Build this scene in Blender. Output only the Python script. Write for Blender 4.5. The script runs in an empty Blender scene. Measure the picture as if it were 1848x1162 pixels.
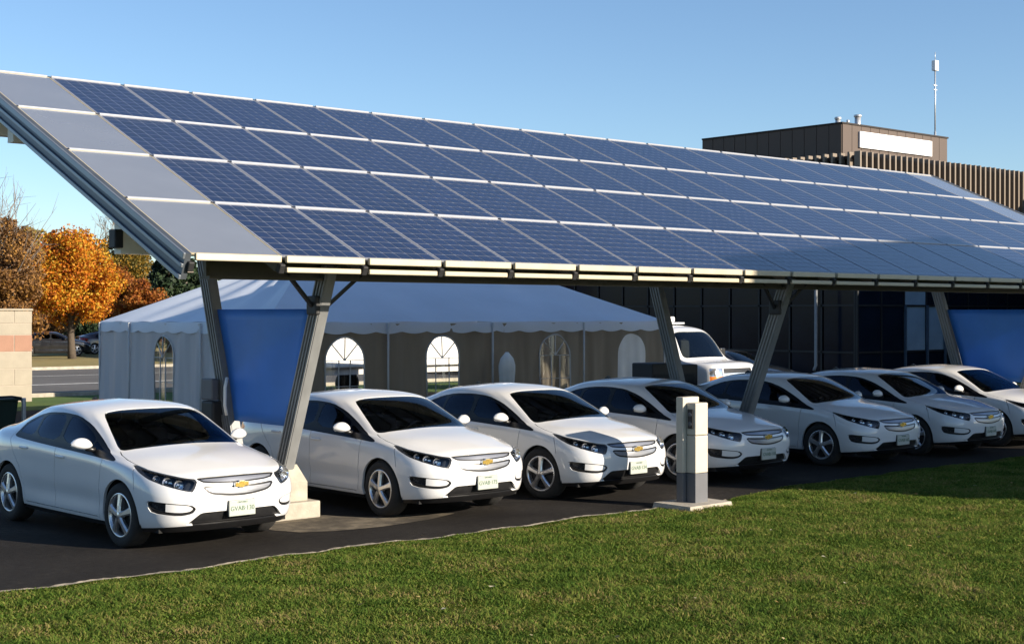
import bpy, bmesh, math, random
import numpy as np
from mathutils import Vector, Matrix

R = math.radians
scene = bpy.context.scene
COL = scene.collection

# ------------------------------------------------------------------ camera
cam_data = bpy.data.cameras.new("camera")
cam = bpy.data.objects.new("camera", cam_data)
COL.objects.link(cam)
cam.location = (0.0, 0.0, 2.41)
cam.rotation_euler = (R(90 - 0.31), 0.0, R(-41.2))
cam_data.sensor_width = 36.0
cam_data.lens = 50.84
cam_data.clip_start = 0.1
cam_data.clip_end = 3000.0
scene.camera = cam

# ------------------------------------------------------------------ sky and sun
SUN_AZ = 23.0      # degrees from -Y towards +X
SUN_EL = 19.0
world = bpy.data.worlds.new("World")
scene.world = world
world.use_nodes = True
wn = world.node_tree
wn.nodes.clear()
w_out = wn.nodes.new("ShaderNodeOutputWorld")
w_bg = wn.nodes.new("ShaderNodeBackground")
w_sky = wn.nodes.new("ShaderNodeTexSky")
w_sky.sky_type = 'NISHITA'
w_sky.sun_disc = False
w_sky.sun_elevation = R(SUN_EL)
w_sky.sun_rotation = R(180.0 - SUN_AZ)
w_sky.altitude = 100.0
w_sky.air_density = 0.9
w_sky.dust_density = 0.3
w_sky.ozone_density = 3.4
w_bg.inputs["Strength"].default_value = 0.073
wn.links.new(w_sky.outputs[0], w_bg.inputs["Color"])
wn.links.new(w_bg.outputs[0], w_out.inputs["Surface"])

sun_data = bpy.data.lights.new("sun", 'SUN')
sun_data.energy = 4.3
sun_data.angle = R(0.55)
sun_data.color = (1.0, 0.88, 0.72)
sun = bpy.data.objects.new("sun", sun_data)
COL.objects.link(sun)
_sd = Vector((math.sin(R(SUN_AZ)) * math.cos(R(SUN_EL)), -math.cos(R(SUN_AZ)) * math.cos(R(SUN_EL)), math.sin(R(SUN_EL))))
sun.rotation_euler = (-_sd).to_track_quat('-Z', 'Y').to_euler()
sun.location = _sd * 60

scene.view_settings.view_transform = 'Standard'
scene.view_settings.look = 'None'
scene.view_settings.exposure = 1.24
scene.view_settings.gamma = 1.0
scene.view_settings.use_curve_mapping = False
scene.render.engine = 'CYCLES'
scene.cycles.max_bounces = 8
scene.cycles.transparent_max_bounces = 16
scene.cycles.use_denoising = True

# ------------------------------------------------------------------ helpers
def tag(o, label=None, cat=None, group=None, kind=None):
    if label: o["label"] = label
    if cat: o["category"] = cat
    if group: o["group"] = group
    if kind: o["kind"] = kind
    return o

def empty(name, loc=(0, 0, 0), rz=0.0, parent=None):
    o = bpy.data.objects.new(name, None)
    o.empty_display_size = 0.2
    COL.objects.link(o)
    o.location = loc
    o.rotation_euler = (0, 0, rz)
    if parent: o.parent = parent
    return o

def link(name, me, parent=None, loc=None, rot=None, scale=None):
    o = bpy.data.objects.new(name, me)
    COL.objects.link(o)
    if parent: o.parent = parent
    if loc is not None: o.location = loc
    if rot is not None: o.rotation_euler = rot
    if scale is not None: o.scale = scale
    return o

def copy_tree(o, parent=None):
    c = o.copy()
    COL.objects.link(c)
    c.parent = parent
    for ch in list(o.children):
        copy_tree(ch, c)
    return c

class MB:
    """collects simple shapes and links them as one mesh object"""
    def __init__(self):
        self.v = []; self.f = []; self.sm = []
    def add(self, vs, fs, smooth=False):
        b = len(self.v)
        self.v.extend([tuple(p) for p in vs])
        for f in fs:
            self.f.append(tuple(b + i for i in f)); self.sm.append(smooth)
        return self
    def box(self, x0, x1, y0, y1, z0, z1, M=None):
        vs = [Vector((x, y, z)) for z in (z0, z1) for y in (y0, y1) for x in (x0, x1)]
        if M is not None: vs = [M @ p for p in vs]
        return self.add(vs, [(0, 2, 3, 1), (4, 5, 7, 6), (0, 1, 5, 4), (2, 6, 7, 3), (0, 4, 6, 2), (1, 3, 7, 5)])
    def cbox(self, x0, x1, y0, y1, z0, z1, c=0.02, M=None):
        """box with its twelve edges chamfered"""
        bm = bmesh.new()
        bmesh.ops.create_cube(bm, size=1.0)
        for v in bm.verts:
            v.co = Vector((x0 + (v.co.x + .5) * (x1 - x0), y0 + (v.co.y + .5) * (y1 - y0), z0 + (v.co.z + .5) * (z1 - z0)))
        bmesh.ops.bevel(bm, geom=bm.edges[:] + bm.verts[:], offset=c, segments=2, affect='EDGES', profile=0.5)
        if M is not None: bm.transform(M)
        bm.verts.index_update()
        self.add([v.co.copy() for v in bm.verts], [[v.index for v in f.verts] for f in bm.faces])
        bm.free()
        return self
    def bar(self, p, q, w, h, up=(0, 0, 1)):
        """rectangular bar from p to q, w wide and h deep"""
        p = Vector(p); q = Vector(q); d = (q - p).normalized()
        s = d.cross(Vector(up))
        if s.length < 1e-5: s = d.cross(Vector((0, 1, 0)))
        s.normalize(); n = s.cross(d).normalized()
        vs = []
        for c in (p, q):
            for a, b in ((-1, -1), (1, -1), (1, 1), (-1, 1)):
                vs.append(c + s * (a * w / 2) + n * (b * h / 2))
        return self.add(vs, [(3, 2, 1, 0), (4, 5, 6, 7), (0, 1, 5, 4), (1, 2, 6, 5), (2, 3, 7, 6), (3, 0, 4, 7)])
    def tube(self, pts, r, n=8, caps=True):
        pts = [Vector(p) for p in pts]
        rs = r if isinstance(r, (list, tuple)) else [r] * len(pts)
        vs = []; fs = []
        ref = None
        for i, p in enumerate(pts):
            d = (pts[min(i + 1, len(pts) - 1)] - pts[max(i - 1, 0)])
            if d.length < 1e-9: d = Vector((0, 0, 1))
            d.normalize()
            if ref is None:
                ref = d.orthogonal().normalized()
            ref = (ref - d * ref.dot(d))
            if ref.length < 1e-6: ref = d.orthogonal()
            ref.normalize()
            b = d.cross(ref)
            for k in range(n):
                a = 2 * math.pi * k / n
                vs.append(p + (ref * math.cos(a) + b * math.sin(a)) * rs[i])
        for i in range(len(pts) - 1):
            for k in range(n):
                fs.append((i * n + k, i * n + (k + 1) % n, (i + 1) * n + (k + 1) % n, (i + 1) * n + k))
        self.add(vs, fs, True)
        if caps:
            b = len(self.v) - len(vs)
            self.f.append(tuple(b + k for k in reversed(range(n)))); self.sm.append(False)
            self.f.append(tuple(b + (len(pts) - 1) * n + k for k in range(n))); self.sm.append(False)
        return self
    def prism(self, poly, axis, a, b):
        """extrude a 2D polygon along an axis ('x','y','z') from a to b"""
        def P(u, v, t):
            return {'x': (t, u, v), 'y': (u, t, v), 'z': (u, v, t)}[axis]
        n = len(poly)
        vs = [P(u, v, a) for u, v in poly] + [P(u, v, b) for u, v in poly]
        fs = [tuple(range(n))[::-1], tuple(range(n, 2 * n))] + [(i, (i + 1) % n, n + (i + 1) % n, n + i) for i in range(n)]
        return self.add(vs, fs)
    def lathe(self, prof, axis='z', n=24, c=(0, 0, 0)):
        vs = []; fs = []
        for r, t in prof:
            for k in range(n):
                a = 2 * math.pi * k / n
                u, v = r * math.cos(a), r * math.sin(a)
                p = {'z': (u, v, t), 'y': (u, t, v), 'x': (t, u, v)}[axis]
                vs.append((p[0] + c[0], p[1] + c[1], p[2] + c[2]))
        for i in range(len(prof) - 1):
            for k in range(n):
                fs.append((i * n + k, i * n + (k + 1) % n, (i + 1) * n + (k + 1) % n, (i + 1) * n + k))
        return self.add(vs, fs, True)
    def mesh(self, name, mat, fix=True):
        me = bpy.data.meshes.new(name)
        me.from_pydata(self.v, [], self.f)
        me.polygons.foreach_set("use_smooth", self.sm)
        if fix:
            bm = bmesh.new(); bm.from_mesh(me)
            bmesh.ops.recalc_face_normals(bm, faces=bm.faces[:])
            bm.to_mesh(me); bm.free()
        if mat: me.materials.append(mat)
        me.update()
        return me
    def build(self, name, mat, parent=None, loc=None, rot=None):
        return link(name, self.mesh(name, mat), parent, loc, rot)

def np_mesh(name, V, F, mat=None, smooth=False, normals=None):
    """fast mesh from numpy arrays; F is (n,3) or (n,4)"""
    me = bpy.data.meshes.new(name)
    V = np.asarray(V, dtype=np.float32); F = np.asarray(F, dtype=np.int32)
    n, k = F.shape
    me.vertices.add(len(V)); me.vertices.foreach_set("co", V.ravel())
    me.loops.add(n * k); me.loops.foreach_set("vertex_index", F.ravel())
    me.polygons.add(n)
    me.polygons.foreach_set("loop_start", np.arange(0, n * k, k, dtype=np.int32))
    me.polygons.foreach_set("use_smooth", np.full(n, smooth, dtype=bool))
    me.update(calc_edges=True)
    me.validate()
    if normals is not None:
        me.normals_split_custom_set_from_vertices(np.asarray(normals, dtype=np.float32))
    if mat: me.materials.append(mat)
    return me

# ------------------------------------------------------------------ materials
MATS = {}
def nodes_of(name):
    m = bpy.data.materials.new(name)
    m.use_nodes = True
    nt = m.node_tree
    b = nt.nodes["Principled BSDF"]
    return m, nt, b

def mat(name, color, rough=0.6, metal=0.0, var=0.12, scale=6.0, bump=0.0, bscale=40.0, spec=0.5, coat=0.0, stretch=(1, 1, 1), var2=None, trans=0.0):
    """procedural material: base colour broken up by two noises, roughness varied, optional bump"""
    if name in MATS: return MATS[name]
    m, nt, b = nodes_of(name)
    L = nt.links.new
    tc = nt.nodes.new("ShaderNodeTexCoord")
    mp = nt.nodes.new("ShaderNodeMapping")
    mp.inputs["Scale"].default_value = stretch
    L(tc.outputs["Object"], mp.inputs["Vector"])
    n1 = nt.nodes.new("ShaderNodeTexNoise"); n1.inputs["Scale"].default_value = scale; n1.inputs["Detail"].default_value = 6
    L(mp.outputs[0], n1.inputs["Vector"])
    mix = nt.nodes.new("ShaderNodeMix"); mix.data_type = 'RGBA'
    c = Vector(color[:3])
    a = c * (1 - var); d = c * (1 + var)
    if var2 is not None: d = Vector(var2)
    mix.inputs["A"].default_value = (a.x, a.y, a.z, 1); mix.inputs["B"].default_value = (d.x, d.y, d.z, 1)
    rmp = nt.nodes.new("ShaderNodeMapRange"); rmp.inputs["From Min"].default_value = 0.3; rmp.inputs["From Max"].default_value = 0.7
    L(n1.outputs["Fac"], rmp.inputs["Value"]); L(rmp.outputs[0], mix.inputs["Factor"])
    L(mix.outputs["Result"], b.inputs["Base Color"])
    rr = nt.nodes.new("ShaderNodeMapRange"); rr.inputs["To Min"].default_value = max(rough - 0.06, 0.02); rr.inputs["To Max"].default_value = min(rough + 0.08, 1)
    L(n1.outputs["Fac"], rr.inputs["Value"]); L(rr.outputs[0], b.inputs["Roughness"])
    b.inputs["Metallic"].default_value = metal
    b.inputs["Specular IOR Level"].default_value = spec
    b.inputs["Coat Weight"].default_value = coat
    b.inputs["Coat Roughness"].default_value = 0.04
    if bump > 0:
        n2 = nt.nodes.new("ShaderNodeTexNoise"); n2.inputs["Scale"].default_value = bscale; n2.inputs["Detail"].default_value = 4
        L(mp.outputs[0], n2.inputs["Vector"])
        bp = nt.nodes.new("ShaderNodeBump"); bp.inputs["Strength"].default_value = bump; bp.inputs["Distance"].default_value = 0.02
        L(n2.outputs["Fac"], bp.inputs["Height"]); L(bp.outputs[0], b.inputs["Normal"])
    if trans > 0:
        tr = nt.nodes.new("ShaderNodeBsdfTranslucent")
        L(mix.outputs["Result"], tr.inputs["Color"])
        ms = nt.nodes.new("ShaderNodeMixShader"); ms.inputs[0].default_value = trans
        out = nt.nodes["Material Output"]
        L(b.outputs[0], ms.inputs[1]); L(tr.outputs[0], ms.inputs[2]); L(ms.outputs[0], out.inputs["Surface"])
    MATS[name] = m
    return m

def glass_mat(name, tint, refl=(0.9, 0.95, 1.0), base_fac=0.04, rough=0.02):
    """thin tinted sheet glass: tinted see-through plus a Fresnel reflection"""
    if name in MATS: return MATS[name]
    m, nt, b = nodes_of(name)
    L = nt.links.new
    nt.nodes.remove(b)
    out = nt.nodes["Material Output"]
    tr = nt.nodes.new("ShaderNodeBsdfTransparent"); tr.inputs[0].default_value = (*tint, 1)
    gl = nt.nodes.new("ShaderNodeBsdfGlossy"); gl.inputs["Color"].default_value = (*refl, 1); gl.inputs["Roughness"].default_value = rough
    fr = nt.nodes.new("ShaderNodeFresnel"); fr.inputs["IOR"].default_value = 1.5
    tc = nt.nodes.new("ShaderNodeTexCoord"); nz = nt.nodes.new("ShaderNodeTexNoise"); nz.inputs["Scale"].default_value = 1.3
    L(tc.outputs["Object"], nz.inputs["Vector"])
    bp = nt.nodes.new("ShaderNodeBump"); bp.inputs["Strength"].default_value = 0.02; bp.inputs["Distance"].default_value = 0.05
    L(nz.outputs["Fac"], bp.inputs["Height"]); L(bp.outputs[0], gl.inputs["Normal"])
    ms = nt.nodes.new("ShaderNodeMixShader")
    L(fr.outputs[0], ms.inputs[0]); L(tr.outputs[0], ms.inputs[1]); L(gl.outputs[0], ms.inputs[2]); L(ms.outputs[0], out.inputs["Surface"])
    MATS[name] = m
    return m

def leaf_mat(name, cols, trans=0.35, rough=0.6):
    """foliage: each loose leaf takes its own colour from the ramp"""
    if name in MATS: return MATS[name]
    m, nt, b = nodes_of(name)
    L = nt.links.new
    g = nt.nodes.new("ShaderNodeNewGeometry")
    rp = nt.nodes.new("ShaderNodeValToRGB")
    e = rp.color_ramp.elements
    while len(e) < len(cols): e.new(0.5)
    for i, c in enumerate(cols):
        e[i].position = i / (len(cols) - 1); e[i].color = (*c, 1)
    tc = nt.nodes.new("ShaderNodeTexCoord"); nz = nt.nodes.new("ShaderNodeTexNoise"); nz.inputs["Scale"].default_value = 0.6
    L(tc.outputs["Object"], nz.inputs["Vector"])
    ma = nt.nodes.new("ShaderNodeMath"); ma.operation = 'MULTIPLY_ADD'; ma.inputs[1].default_value = 1.3; ma.inputs[2].default_value = -0.65
    L(nz.outputs["Fac"], ma.inputs[0])
    ad = nt.nodes.new("ShaderNodeMath"); ad.operation = 'ADD'; ad.use_clamp = True
    L(g.outputs["Random Per Island"], ad.inputs[0]); L(ma.outputs[0], ad.inputs[1])
    L(ad.outputs[0], rp.inputs[0]); L(rp.outputs[0], b.inputs["Base Color"])
    b.inputs["Roughness"].default_value = rough
    b.inputs["Specular IOR Level"].default_value = 0.25
    tr = nt.nodes.new("ShaderNodeBsdfTranslucent"); L(rp.outputs[0], tr.inputs["Color"])
    ms = nt.nodes.new("ShaderNodeMixShader"); ms.inputs[0].default_value = trans
    out = nt.nodes["Material Output"]
    L(b.outputs[0], ms.inputs[1]); L(tr.outputs[0], ms.inputs[2]); L(ms.outputs[0], out.inputs["Surface"])
    MATS[name] = m
    return m

# ------------------------------------------------------------------ vehicle shells: ring loft, cuts along outlines, parts
def spline_coef(t, P, periodic):
    """second derivatives of an interpolating cubic spline (knots t, points P)"""
    n = len(P)
    if periodic:
        h = np.diff(t)                    # n intervals, P has n points, t has n+1 knots
        A = np.zeros((n, n)); B = np.zeros((n,) + P.shape[1:])
        for i in range(n):
            hm = h[i - 1]; hp = h[i]
            A[i, (i - 1) % n] += hm / 6; A[i, i] += (hm + hp) / 3; A[i, (i + 1) % n] += hp / 6
            B[i] = (P[(i + 1) % n] - P[i]) / hp - (P[i] - P[i - 1]) / hm
        return np.linalg.solve(A, B.reshape(n, -1)).reshape(B.shape)
    h = np.diff(t)
    A = np.eye(n); B = np.zeros((n,) + P.shape[1:])
    for i in range(1, n - 1):
        A[i] = 0
        A[i, i - 1] = h[i - 1] / 6; A[i, i] = (h[i - 1] + h[i]) / 3; A[i, i + 1] = h[i] / 6
        B[i] = (P[i + 1] - P[i]) / h[i] - (P[i] - P[i - 1]) / h[i - 1]
    return np.linalg.solve(A, B.reshape(n, -1)).reshape(B.shape)

def spline_eval(t, P, M, i, j, f):
    h = t[i + 1] - t[i] if i + 1 < len(t) else 1
    a, b = 1 - f, f
    return a * P[i] + b * P[j] + ((a ** 3 - a) * M[i] + (b ** 3 - b) * M[j]) * h * h / 6

def loft(rings, nu=14, nv=10):
    """rings: levels x stations x (x,|y|,z), stations from front centre to rear centre.
    Returns vertices, station parameter, quads; symmetric about y=0."""
    Rg = np.array(rings, dtype=float)
    nl, ns, _ = Rg.shape
    mir = Rg[:, 1:-1][:, ::-1].copy(); mir[:, :, 1] *= -1
    full = np.concatenate([Rg, mir], axis=1)            # periodic ring
    n = full.shape[1]
    mid = full[2:6].mean(axis=0)
    ch = np.linalg.norm(np.roll(mid, -1, axis=0) - mid, axis=1) ** 0.75
    t = np.concatenate([[0], np.cumsum(ch)])
    cols = []; par = []
    Ms = [spline_coef(t, full[l], True) for l in range(nl)]
    for i in range(n):
        for s in range(nu):
            f = s / nu
            cols.append(np.array([spline_eval(t, full[l], Ms[l], i, (i + 1) % n, f) for l in range(nl)]))
            par.append(i + f)
    V = []
    for c in cols:
        d = np.linalg.norm(np.diff(c, axis=0), axis=1)
        tv = np.concatenate([[0], np.cumsum(np.maximum(d, 1e-3) ** 0.6)])
        M = spline_coef(tv, c, False)
        row = []
        for l in range(nl - 1):
            for s in range(nv):
                row.append(spline_eval(tv, c, M, l, l + 1, s / nv))
        row.append(c[-1])
        V.append(row)
    V = np.array(V)                                     # (cols, rows, 3)
    nc, nr, _ = V.shape
    idx = np.arange(nc * nr).reshape(nc, nr)
    a = idx[:, :-1]; b = np.roll(idx, -1, axis=0)[:, :-1]; c = np.roll(idx, -1, axis=0)[:, 1:]; d = idx[:, 1:]
    Q = np.stack([a, b, c, d], axis=-1).reshape(-1, 4)
    P = np.repeat(np.array(par), nr)
    lev = np.tile(np.arange(nr) / nv, nc)
    return V.reshape(-1, 3), P, lev, Q, n

def vnormals(V, T):
    n = np.cross(V[T[:, 1]] - V[T[:, 0]], V[T[:, 2]] - V[T[:, 0]])
    N = np.zeros_like(V)
    for k in range(3): np.add.at(N, T[:, k], n)
    return N / np.maximum(np.linalg.norm(N, axis=1, keepdims=True), 1e-12)

def split_mesh(A, T, f):
    """split triangles along f = 0. A: vertex attributes (first three columns xyz)."""
    f = f.copy(); f[np.abs(f) < 1e-6] = 1e-6
    s = f > 0
    st = s[T]; k = st.sum(axis=1)
    cross = (k == 1) | (k == 2)
    if not cross.any(): return A, T
    keep = T[~cross]; TT = T[cross]
    new_v = []; cache = {}; base = len(A); out = []
    def mid(i, j):
        key = (i, j) if i < j else (j, i)
        if key not in cache:
            a, b = key
            w = f[a] / (f[a] - f[b])
            new_v.append(A[a] + (A[b] - A[a]) * w)
            cache[key] = base + len(new_v) - 1
        return cache[key]
    for t in TT.tolist():
        ss = [s[i] for i in t]
        lone = 0
        for q in range(3):
            if ss[q] != ss[(q + 1) % 3] and ss[q] != ss[(q + 2) % 3]: lone = q
        a, b, c = t[lone], t[(lone + 1) % 3], t[(lone + 2) % 3]
        p = mid(a, b); q = mid(a, c)
        out += [(a, p, q), (p, b, c), (p, c, q)]
    return np.vstack([A, np.array(new_v)]), np.vstack([keep, np.array(out, dtype=T.dtype)])

def poly_sdf(px, py, poly):
    """signed distance to a closed polygon, negative inside"""
    poly = np.array(poly, float)
    d = np.full(px.shape, 1e9); inside = np.zeros(px.shape, bool)
    n = len(poly)
    for i in range(n):
        a = poly[i]; b = poly[(i + 1) % n]; e = b - a
        wx = px - a[0]; wy = py - a[1]
        t = np.clip((wx * e[0] + wy * e[1]) / max(e @ e, 1e-12), 0, 1)
        d = np.minimum(d, (wx - e[0] * t) ** 2 + (wy - e[1] * t) ** 2)
        c = ((a[1] <= py) & (b[1] > py)) | ((b[1] <= py) & (a[1] > py))
        with np.errstate(divide='ignore', invalid='ignore'):
            xi = a[0] + (py - a[1]) / (b[1] - a[1]) * e[0]
        inside ^= c & (px < xi)
    d = np.sqrt(d)
    return np.where(inside, -d, d)

def smooth_poly(pts, it=2):
    """Chaikin rounding of a closed polygon"""
    pts = [np.array(p, float) for p in pts]
    for _ in range(it):
        q = []
        for i in range(len(pts)):
            a = pts[i]; b = pts[(i + 1) % len(pts)]
            q += [a * .8 + b * .2, a * .2 + b * .8]
        pts = q
    return pts

def line_dist(px, py, pts):
    """signed distance to an open polyline (sign: side) and a flag for points beyond its ends"""
    pts = np.array(pts, float)
    best = np.full(px.shape, 1e9); sgn = np.ones(px.shape); end = np.zeros(px.shape, bool)
    for i in range(len(pts) - 1):
        a = pts[i]; b = pts[i + 1]; e = b - a
        wx = px - a[0]; wy = py - a[1]
        tt = (wx * e[0] + wy * e[1]) / (e @ e)
        t = np.clip(tt, 0, 1)
        d = np.hypot(wx - e[0] * t, wy - e[1] * t)
        cr = np.sign(e[0] * wy - e[1] * wx)
        m = d < best
        best = np.where(m, d, best); sgn = np.where(m, cr, sgn)
        en = ((tt < 0) & (i == 0)) | ((tt > 1) & (i == len(pts) - 2))
        end = np.where(m, en, end)
    return best * sgn, end

def shell_part(name, A, T, mat_, parent, inset=0.0, flange=0.015, yc=0.0):
    """link the triangles T as a part with smooth shell normals, pushed in by inset, its open edge turned inwards"""
    used, inv = np.unique(T.ravel(), return_inverse=True)
    V = A[used, :3].copy(); N = A[used, 4:7].copy(); F = inv.reshape(-1, 3)
    N /= np.maximum(np.linalg.norm(N, axis=1, keepdims=True), 1e-9)
    V -= N * inset
    if flange > 0:
        e = np.concatenate([F[:, [0, 1]], F[:, [1, 2]], F[:, [2, 0]]])
        key = np.sort(e, axis=1)
        u, ix, cnt = np.unique(key, axis=0, return_index=True, return_counts=True)
        be = e[ix[cnt == 1]]
        if len(be):
            bv, binv = np.unique(be.ravel(), return_inverse=True)
            be2 = binv.reshape(-1, 2)
            n0 = len(V)
            V = np.vstack([V, V[bv], V[bv] - N[bv] * flange])
            # flange normals: across the edge
            nn = np.zeros((len(bv), 3))
            en = np.cross(V[n0 + be2[:, 1]] - V[n0 + be2[:, 0]], N[bv[be2[:, 0]]])
            for k in range(2): np.add.at(nn, be2[:, k], en)
            nn /= np.maximum(np.linalg.norm(nn, axis=1, keepdims=True), 1e-9)
            N = np.vstack([N, nn, nn])
            m = len(bv)
            a = n0 + be2[:, 0]; b = n0 + be2[:, 1]
            F = np.vstack([F, np.stack([b, a, a + m], 1), np.stack([b, a + m, b + m], 1)])
    V2 = np.stack([V[:, 1], V[:, 0] - yc, V[:, 2]], 1)   # (half-width, length, up): the nose looks along -Y
    N2 = np.stack([N[:, 1], N[:, 0], N[:, 2]], 1)
    F2 = F[:, ::-1]
    me = np_mesh(name, V2, F2, mat_, True, N2)
    return link(name, me, parent)

# ------------------------------------------------------------------ ground
rng = np.random.default_rng(7)
random.seed(11)

def ground_mat(name, cols, scale, rough=0.95, bump=0.3, bscale=60, big=0.35):
    """mottled ground: a fine and a broad noise through a colour ramp"""
    m, nt, b = nodes_of(name); L = nt.links.new
    tc = nt.nodes.new("ShaderNodeTexCoord")
    n1 = nt.nodes.new("ShaderNodeTexNoise"); n1.inputs["Scale"].default_value = scale; n1.inputs["Detail"].default_value = 9; n1.inputs["Roughness"].default_value = .7
    n2 = nt.nodes.new("ShaderNodeTexNoise"); n2.inputs["Scale"].default_value = big; n2.inputs["Detail"].default_value = 4
    L(tc.outputs["Object"], n1.inputs["Vector"]); L(tc.outputs["Object"], n2.inputs["Vector"])
    ad = nt.nodes.new("ShaderNodeMath"); ad.operation = 'ADD'
    L(n1.outputs["Fac"], ad.inputs[0]); L(n2.outputs["Fac"], ad.inputs[1])
    mr = nt.nodes.new("ShaderNodeMapRange"); mr.inputs["From Min"].default_value = .7; mr.inputs["From Max"].default_value = 1.3
    L(ad.outputs[0], mr.inputs["Value"])
    rp = nt.nodes.new("ShaderNodeValToRGB"); e = rp.color_ramp.elements
    while len(e) < len(cols): e.new(.5)
    for i, c in enumerate(cols): e[i].position = i / (len(cols) - 1); e[i].color = (*c, 1)
    L(mr.outputs[0], rp.inputs[0]); L(rp.outputs[0], b.inputs["Base Color"])
    b.inputs["Roughness"].default_value = rough
    b.inputs["Specular IOR Level"].default_value = .3
    n3 = nt.nodes.new("ShaderNodeTexNoise"); n3.inputs["Scale"].default_value = bscale; n3.inputs["Detail"].default_value = 5
    L(tc.outputs["Object"], n3.inputs["Vector"])
    bp = nt.nodes.new("ShaderNodeBump"); bp.inputs["Strength"].default_value = bump; bp.inputs["Distance"].default_value = .02
    L(n3.outputs["Fac"], bp.inputs["Height"]); L(bp.outputs[0], b.inputs["Normal"])
    MATS[name] = m
    return m

M_earth = ground_mat("far_grass_ground", [(.05, .06, .015), (.09, .10, .028), (.15, .13, .05)], 3.0, big=.1)
M_lawn = ground_mat("lawn_soil", [(.016, .026, .004), (.034, .052, .006), (.060, .066, .010)], 14.0, big=.6)
M_lawn.node_tree.nodes["Principled BSDF"].inputs["Specular IOR Level"].default_value = 0.0
M_asph = ground_mat("asphalt", [(.009, .008, .007), (.017, .0145, .0125), (.024, .021, .018), (.044, .037, .030)], 11.0, rough=.9, bump=.5, bscale=150, big=.8)
M_asph.node_tree.nodes["Principled BSDF"].inputs["Specular IOR Level"].default_value = 0.15
M_road = ground_mat("far_road_asphalt", [(.085, .082, .078), (.11, .105, .10), (.14, .135, .13)], 4.0, bump=.2)
M_straw = ground_mat("dry_verge", [(.17, .14, .05), (.26, .21, .08), (.33, .27, .12)], 2.0, big=.15)
M_green = ground_mat("green_strip", [(.05, .085, .015), (.08, .13, .022), (.11, .15, .03)], 5.0, big=.3)
M_conc = mat("concrete", (.36, .325, .265), .9, var=.22, scale=5, bump=.25, bscale=45)
M_paintline = mat("road_paint", (.62, .61, .57), .8, var=.2, scale=3)

def sheet(name, x0, x1, y0, y1, z, m, kind="structure", n=1):
    b = MB()
    b.add([(x0, y0, z), (x1, y0, z), (x1, y1, z), (x0, y1, z)], [(0, 1, 2, 3)])
    o = b.build(name, m)
    return tag(o, kind=kind)

tag(sheet("ground", -900, 1400, -500, 1800, -.012, M_earth), "wide grassy ground reaching to the horizon")
lot = tag(sheet("parking_lot", -40, 43.8, 12.2, 35.2, 0.0, M_asph), "dark asphalt parking strip under the parked white cars")
tag(sheet("side_lot", 36.0, 120, 35.2, 60, -.004, M_asph), "asphalt yard beside the glazed building")

# worn pale apron in front of the first footing
ap = [(8.75, 13.55), (9.1, 13.38), (9.7, 13.30), (10.5, 13.42), (11.0, 13.62), (10.7, 13.86), (10.0, 14.02), (9.75, 14.5), (9.3, 14.7), (8.7, 14.5), (8.6, 13.9)]
tag(MB().add([(x, y, .004) for x, y in ap], [tuple(range(len(ap)))]).build("sandy_patch", ground_mat("sandy_apron", [(.030, .025, .020), (.085, .070, .050), (.20, .165, .115)], 7.0, big=1.2)), "worn sandy patch on the asphalt before the near footing", kind="structure")
# lawn with an uneven edge towards the asphalt
def edge_y(x):
    return 12.27 + .05 * math.sin(x * 1.7) + .035 * math.sin(x * 4.3 + 1) + .02 * math.sin(x * 9.1) + (.42 if x > 14.6 else 0) * min((x - 14.6) / 2.0, 1)
xs = np.arange(-20, 60.01, .12)
vs = []; fs = []
for x in xs:
    e = edge_y(x)
    vs += [(x, -8, .008), (x, e - .35, .018), (x, e - .04, .016), (x, e, .003)]
for i in range(len(xs) - 1):
    for k in range(3):
        fs.append((i * 4 + k, i * 4 + 4 + k, i * 4 + 5 + k, i * 4 + 1 + k))
lawn = MB().add(vs, fs, True).build("lawn", M_lawn)
tag(lawn, "mown lawn in front of the parked cars", kind="structure")
# crumbly pale edging between lawn and asphalt
vs = []; fs = []
xe = np.arange(2, 14.4, .06)
for i, x in enumerate(xe):
    w = -.035 + .085 * abs(math.sin(x * 3.1) * math.sin(x * 7.7 + .5)) + random.uniform(-.008, .008)
    e = edge_y(x) + .005
    vs += [(x, e - .03, .014), (x, e + w * .4, .020 + random.uniform(-.004, .006)), (x, e + w, .003)]
for i in range(len(xe) - 1):
    for k in range(2): fs.append((i * 3 + k, i * 3 + 3 + k, i * 3 + 4 + k, i * 3 + 1 + k))
ed = MB().add(vs, fs).build("edging_strip", mat("crumbled_edging", (.20, .175, .135), .95, var=.35, scale=9, bump=.4, bscale=60))
tag(ed, "thin crumbled concrete edging between lawn and asphalt", kind="structure")

# far left: green strip, road, verge
tag(sheet("grass_strip", -60, 36, 35.2, 40.6, .004, M_green), "green grass strip beyond the parking lot")
tag(sheet("road", -120, 36, 40.6, 60.5, -.004, M_road), "grey two-lane road behind the tent")
def kerb(x0, x1, y, nm, lab):
    o = MB().box(x0, x1, y - .09, y + .09, -.01, .12).build(nm, M_conc); tag(o, lab, kind="structure")
kerb(-120, 36, 40.6, "kerb", "near concrete kerb of the background road")
kerb(-120, 36, 60.5, "kerb", "far concrete kerb of the background road")
for i, (ya, yb) in enumerate(((47.6, 47.95), (54.2, 54.4))):
    o = sheet("lane_marking", -120, 36, ya, yb, 0.002, M_paintline)
    o["label"] = ["near painted line on the background road", "far painted line on the background road"][i]
tag(sheet("verge", -160, 60, 60.6, 105, .004, M_straw), "dry straw-coloured verge beyond the road")

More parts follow.
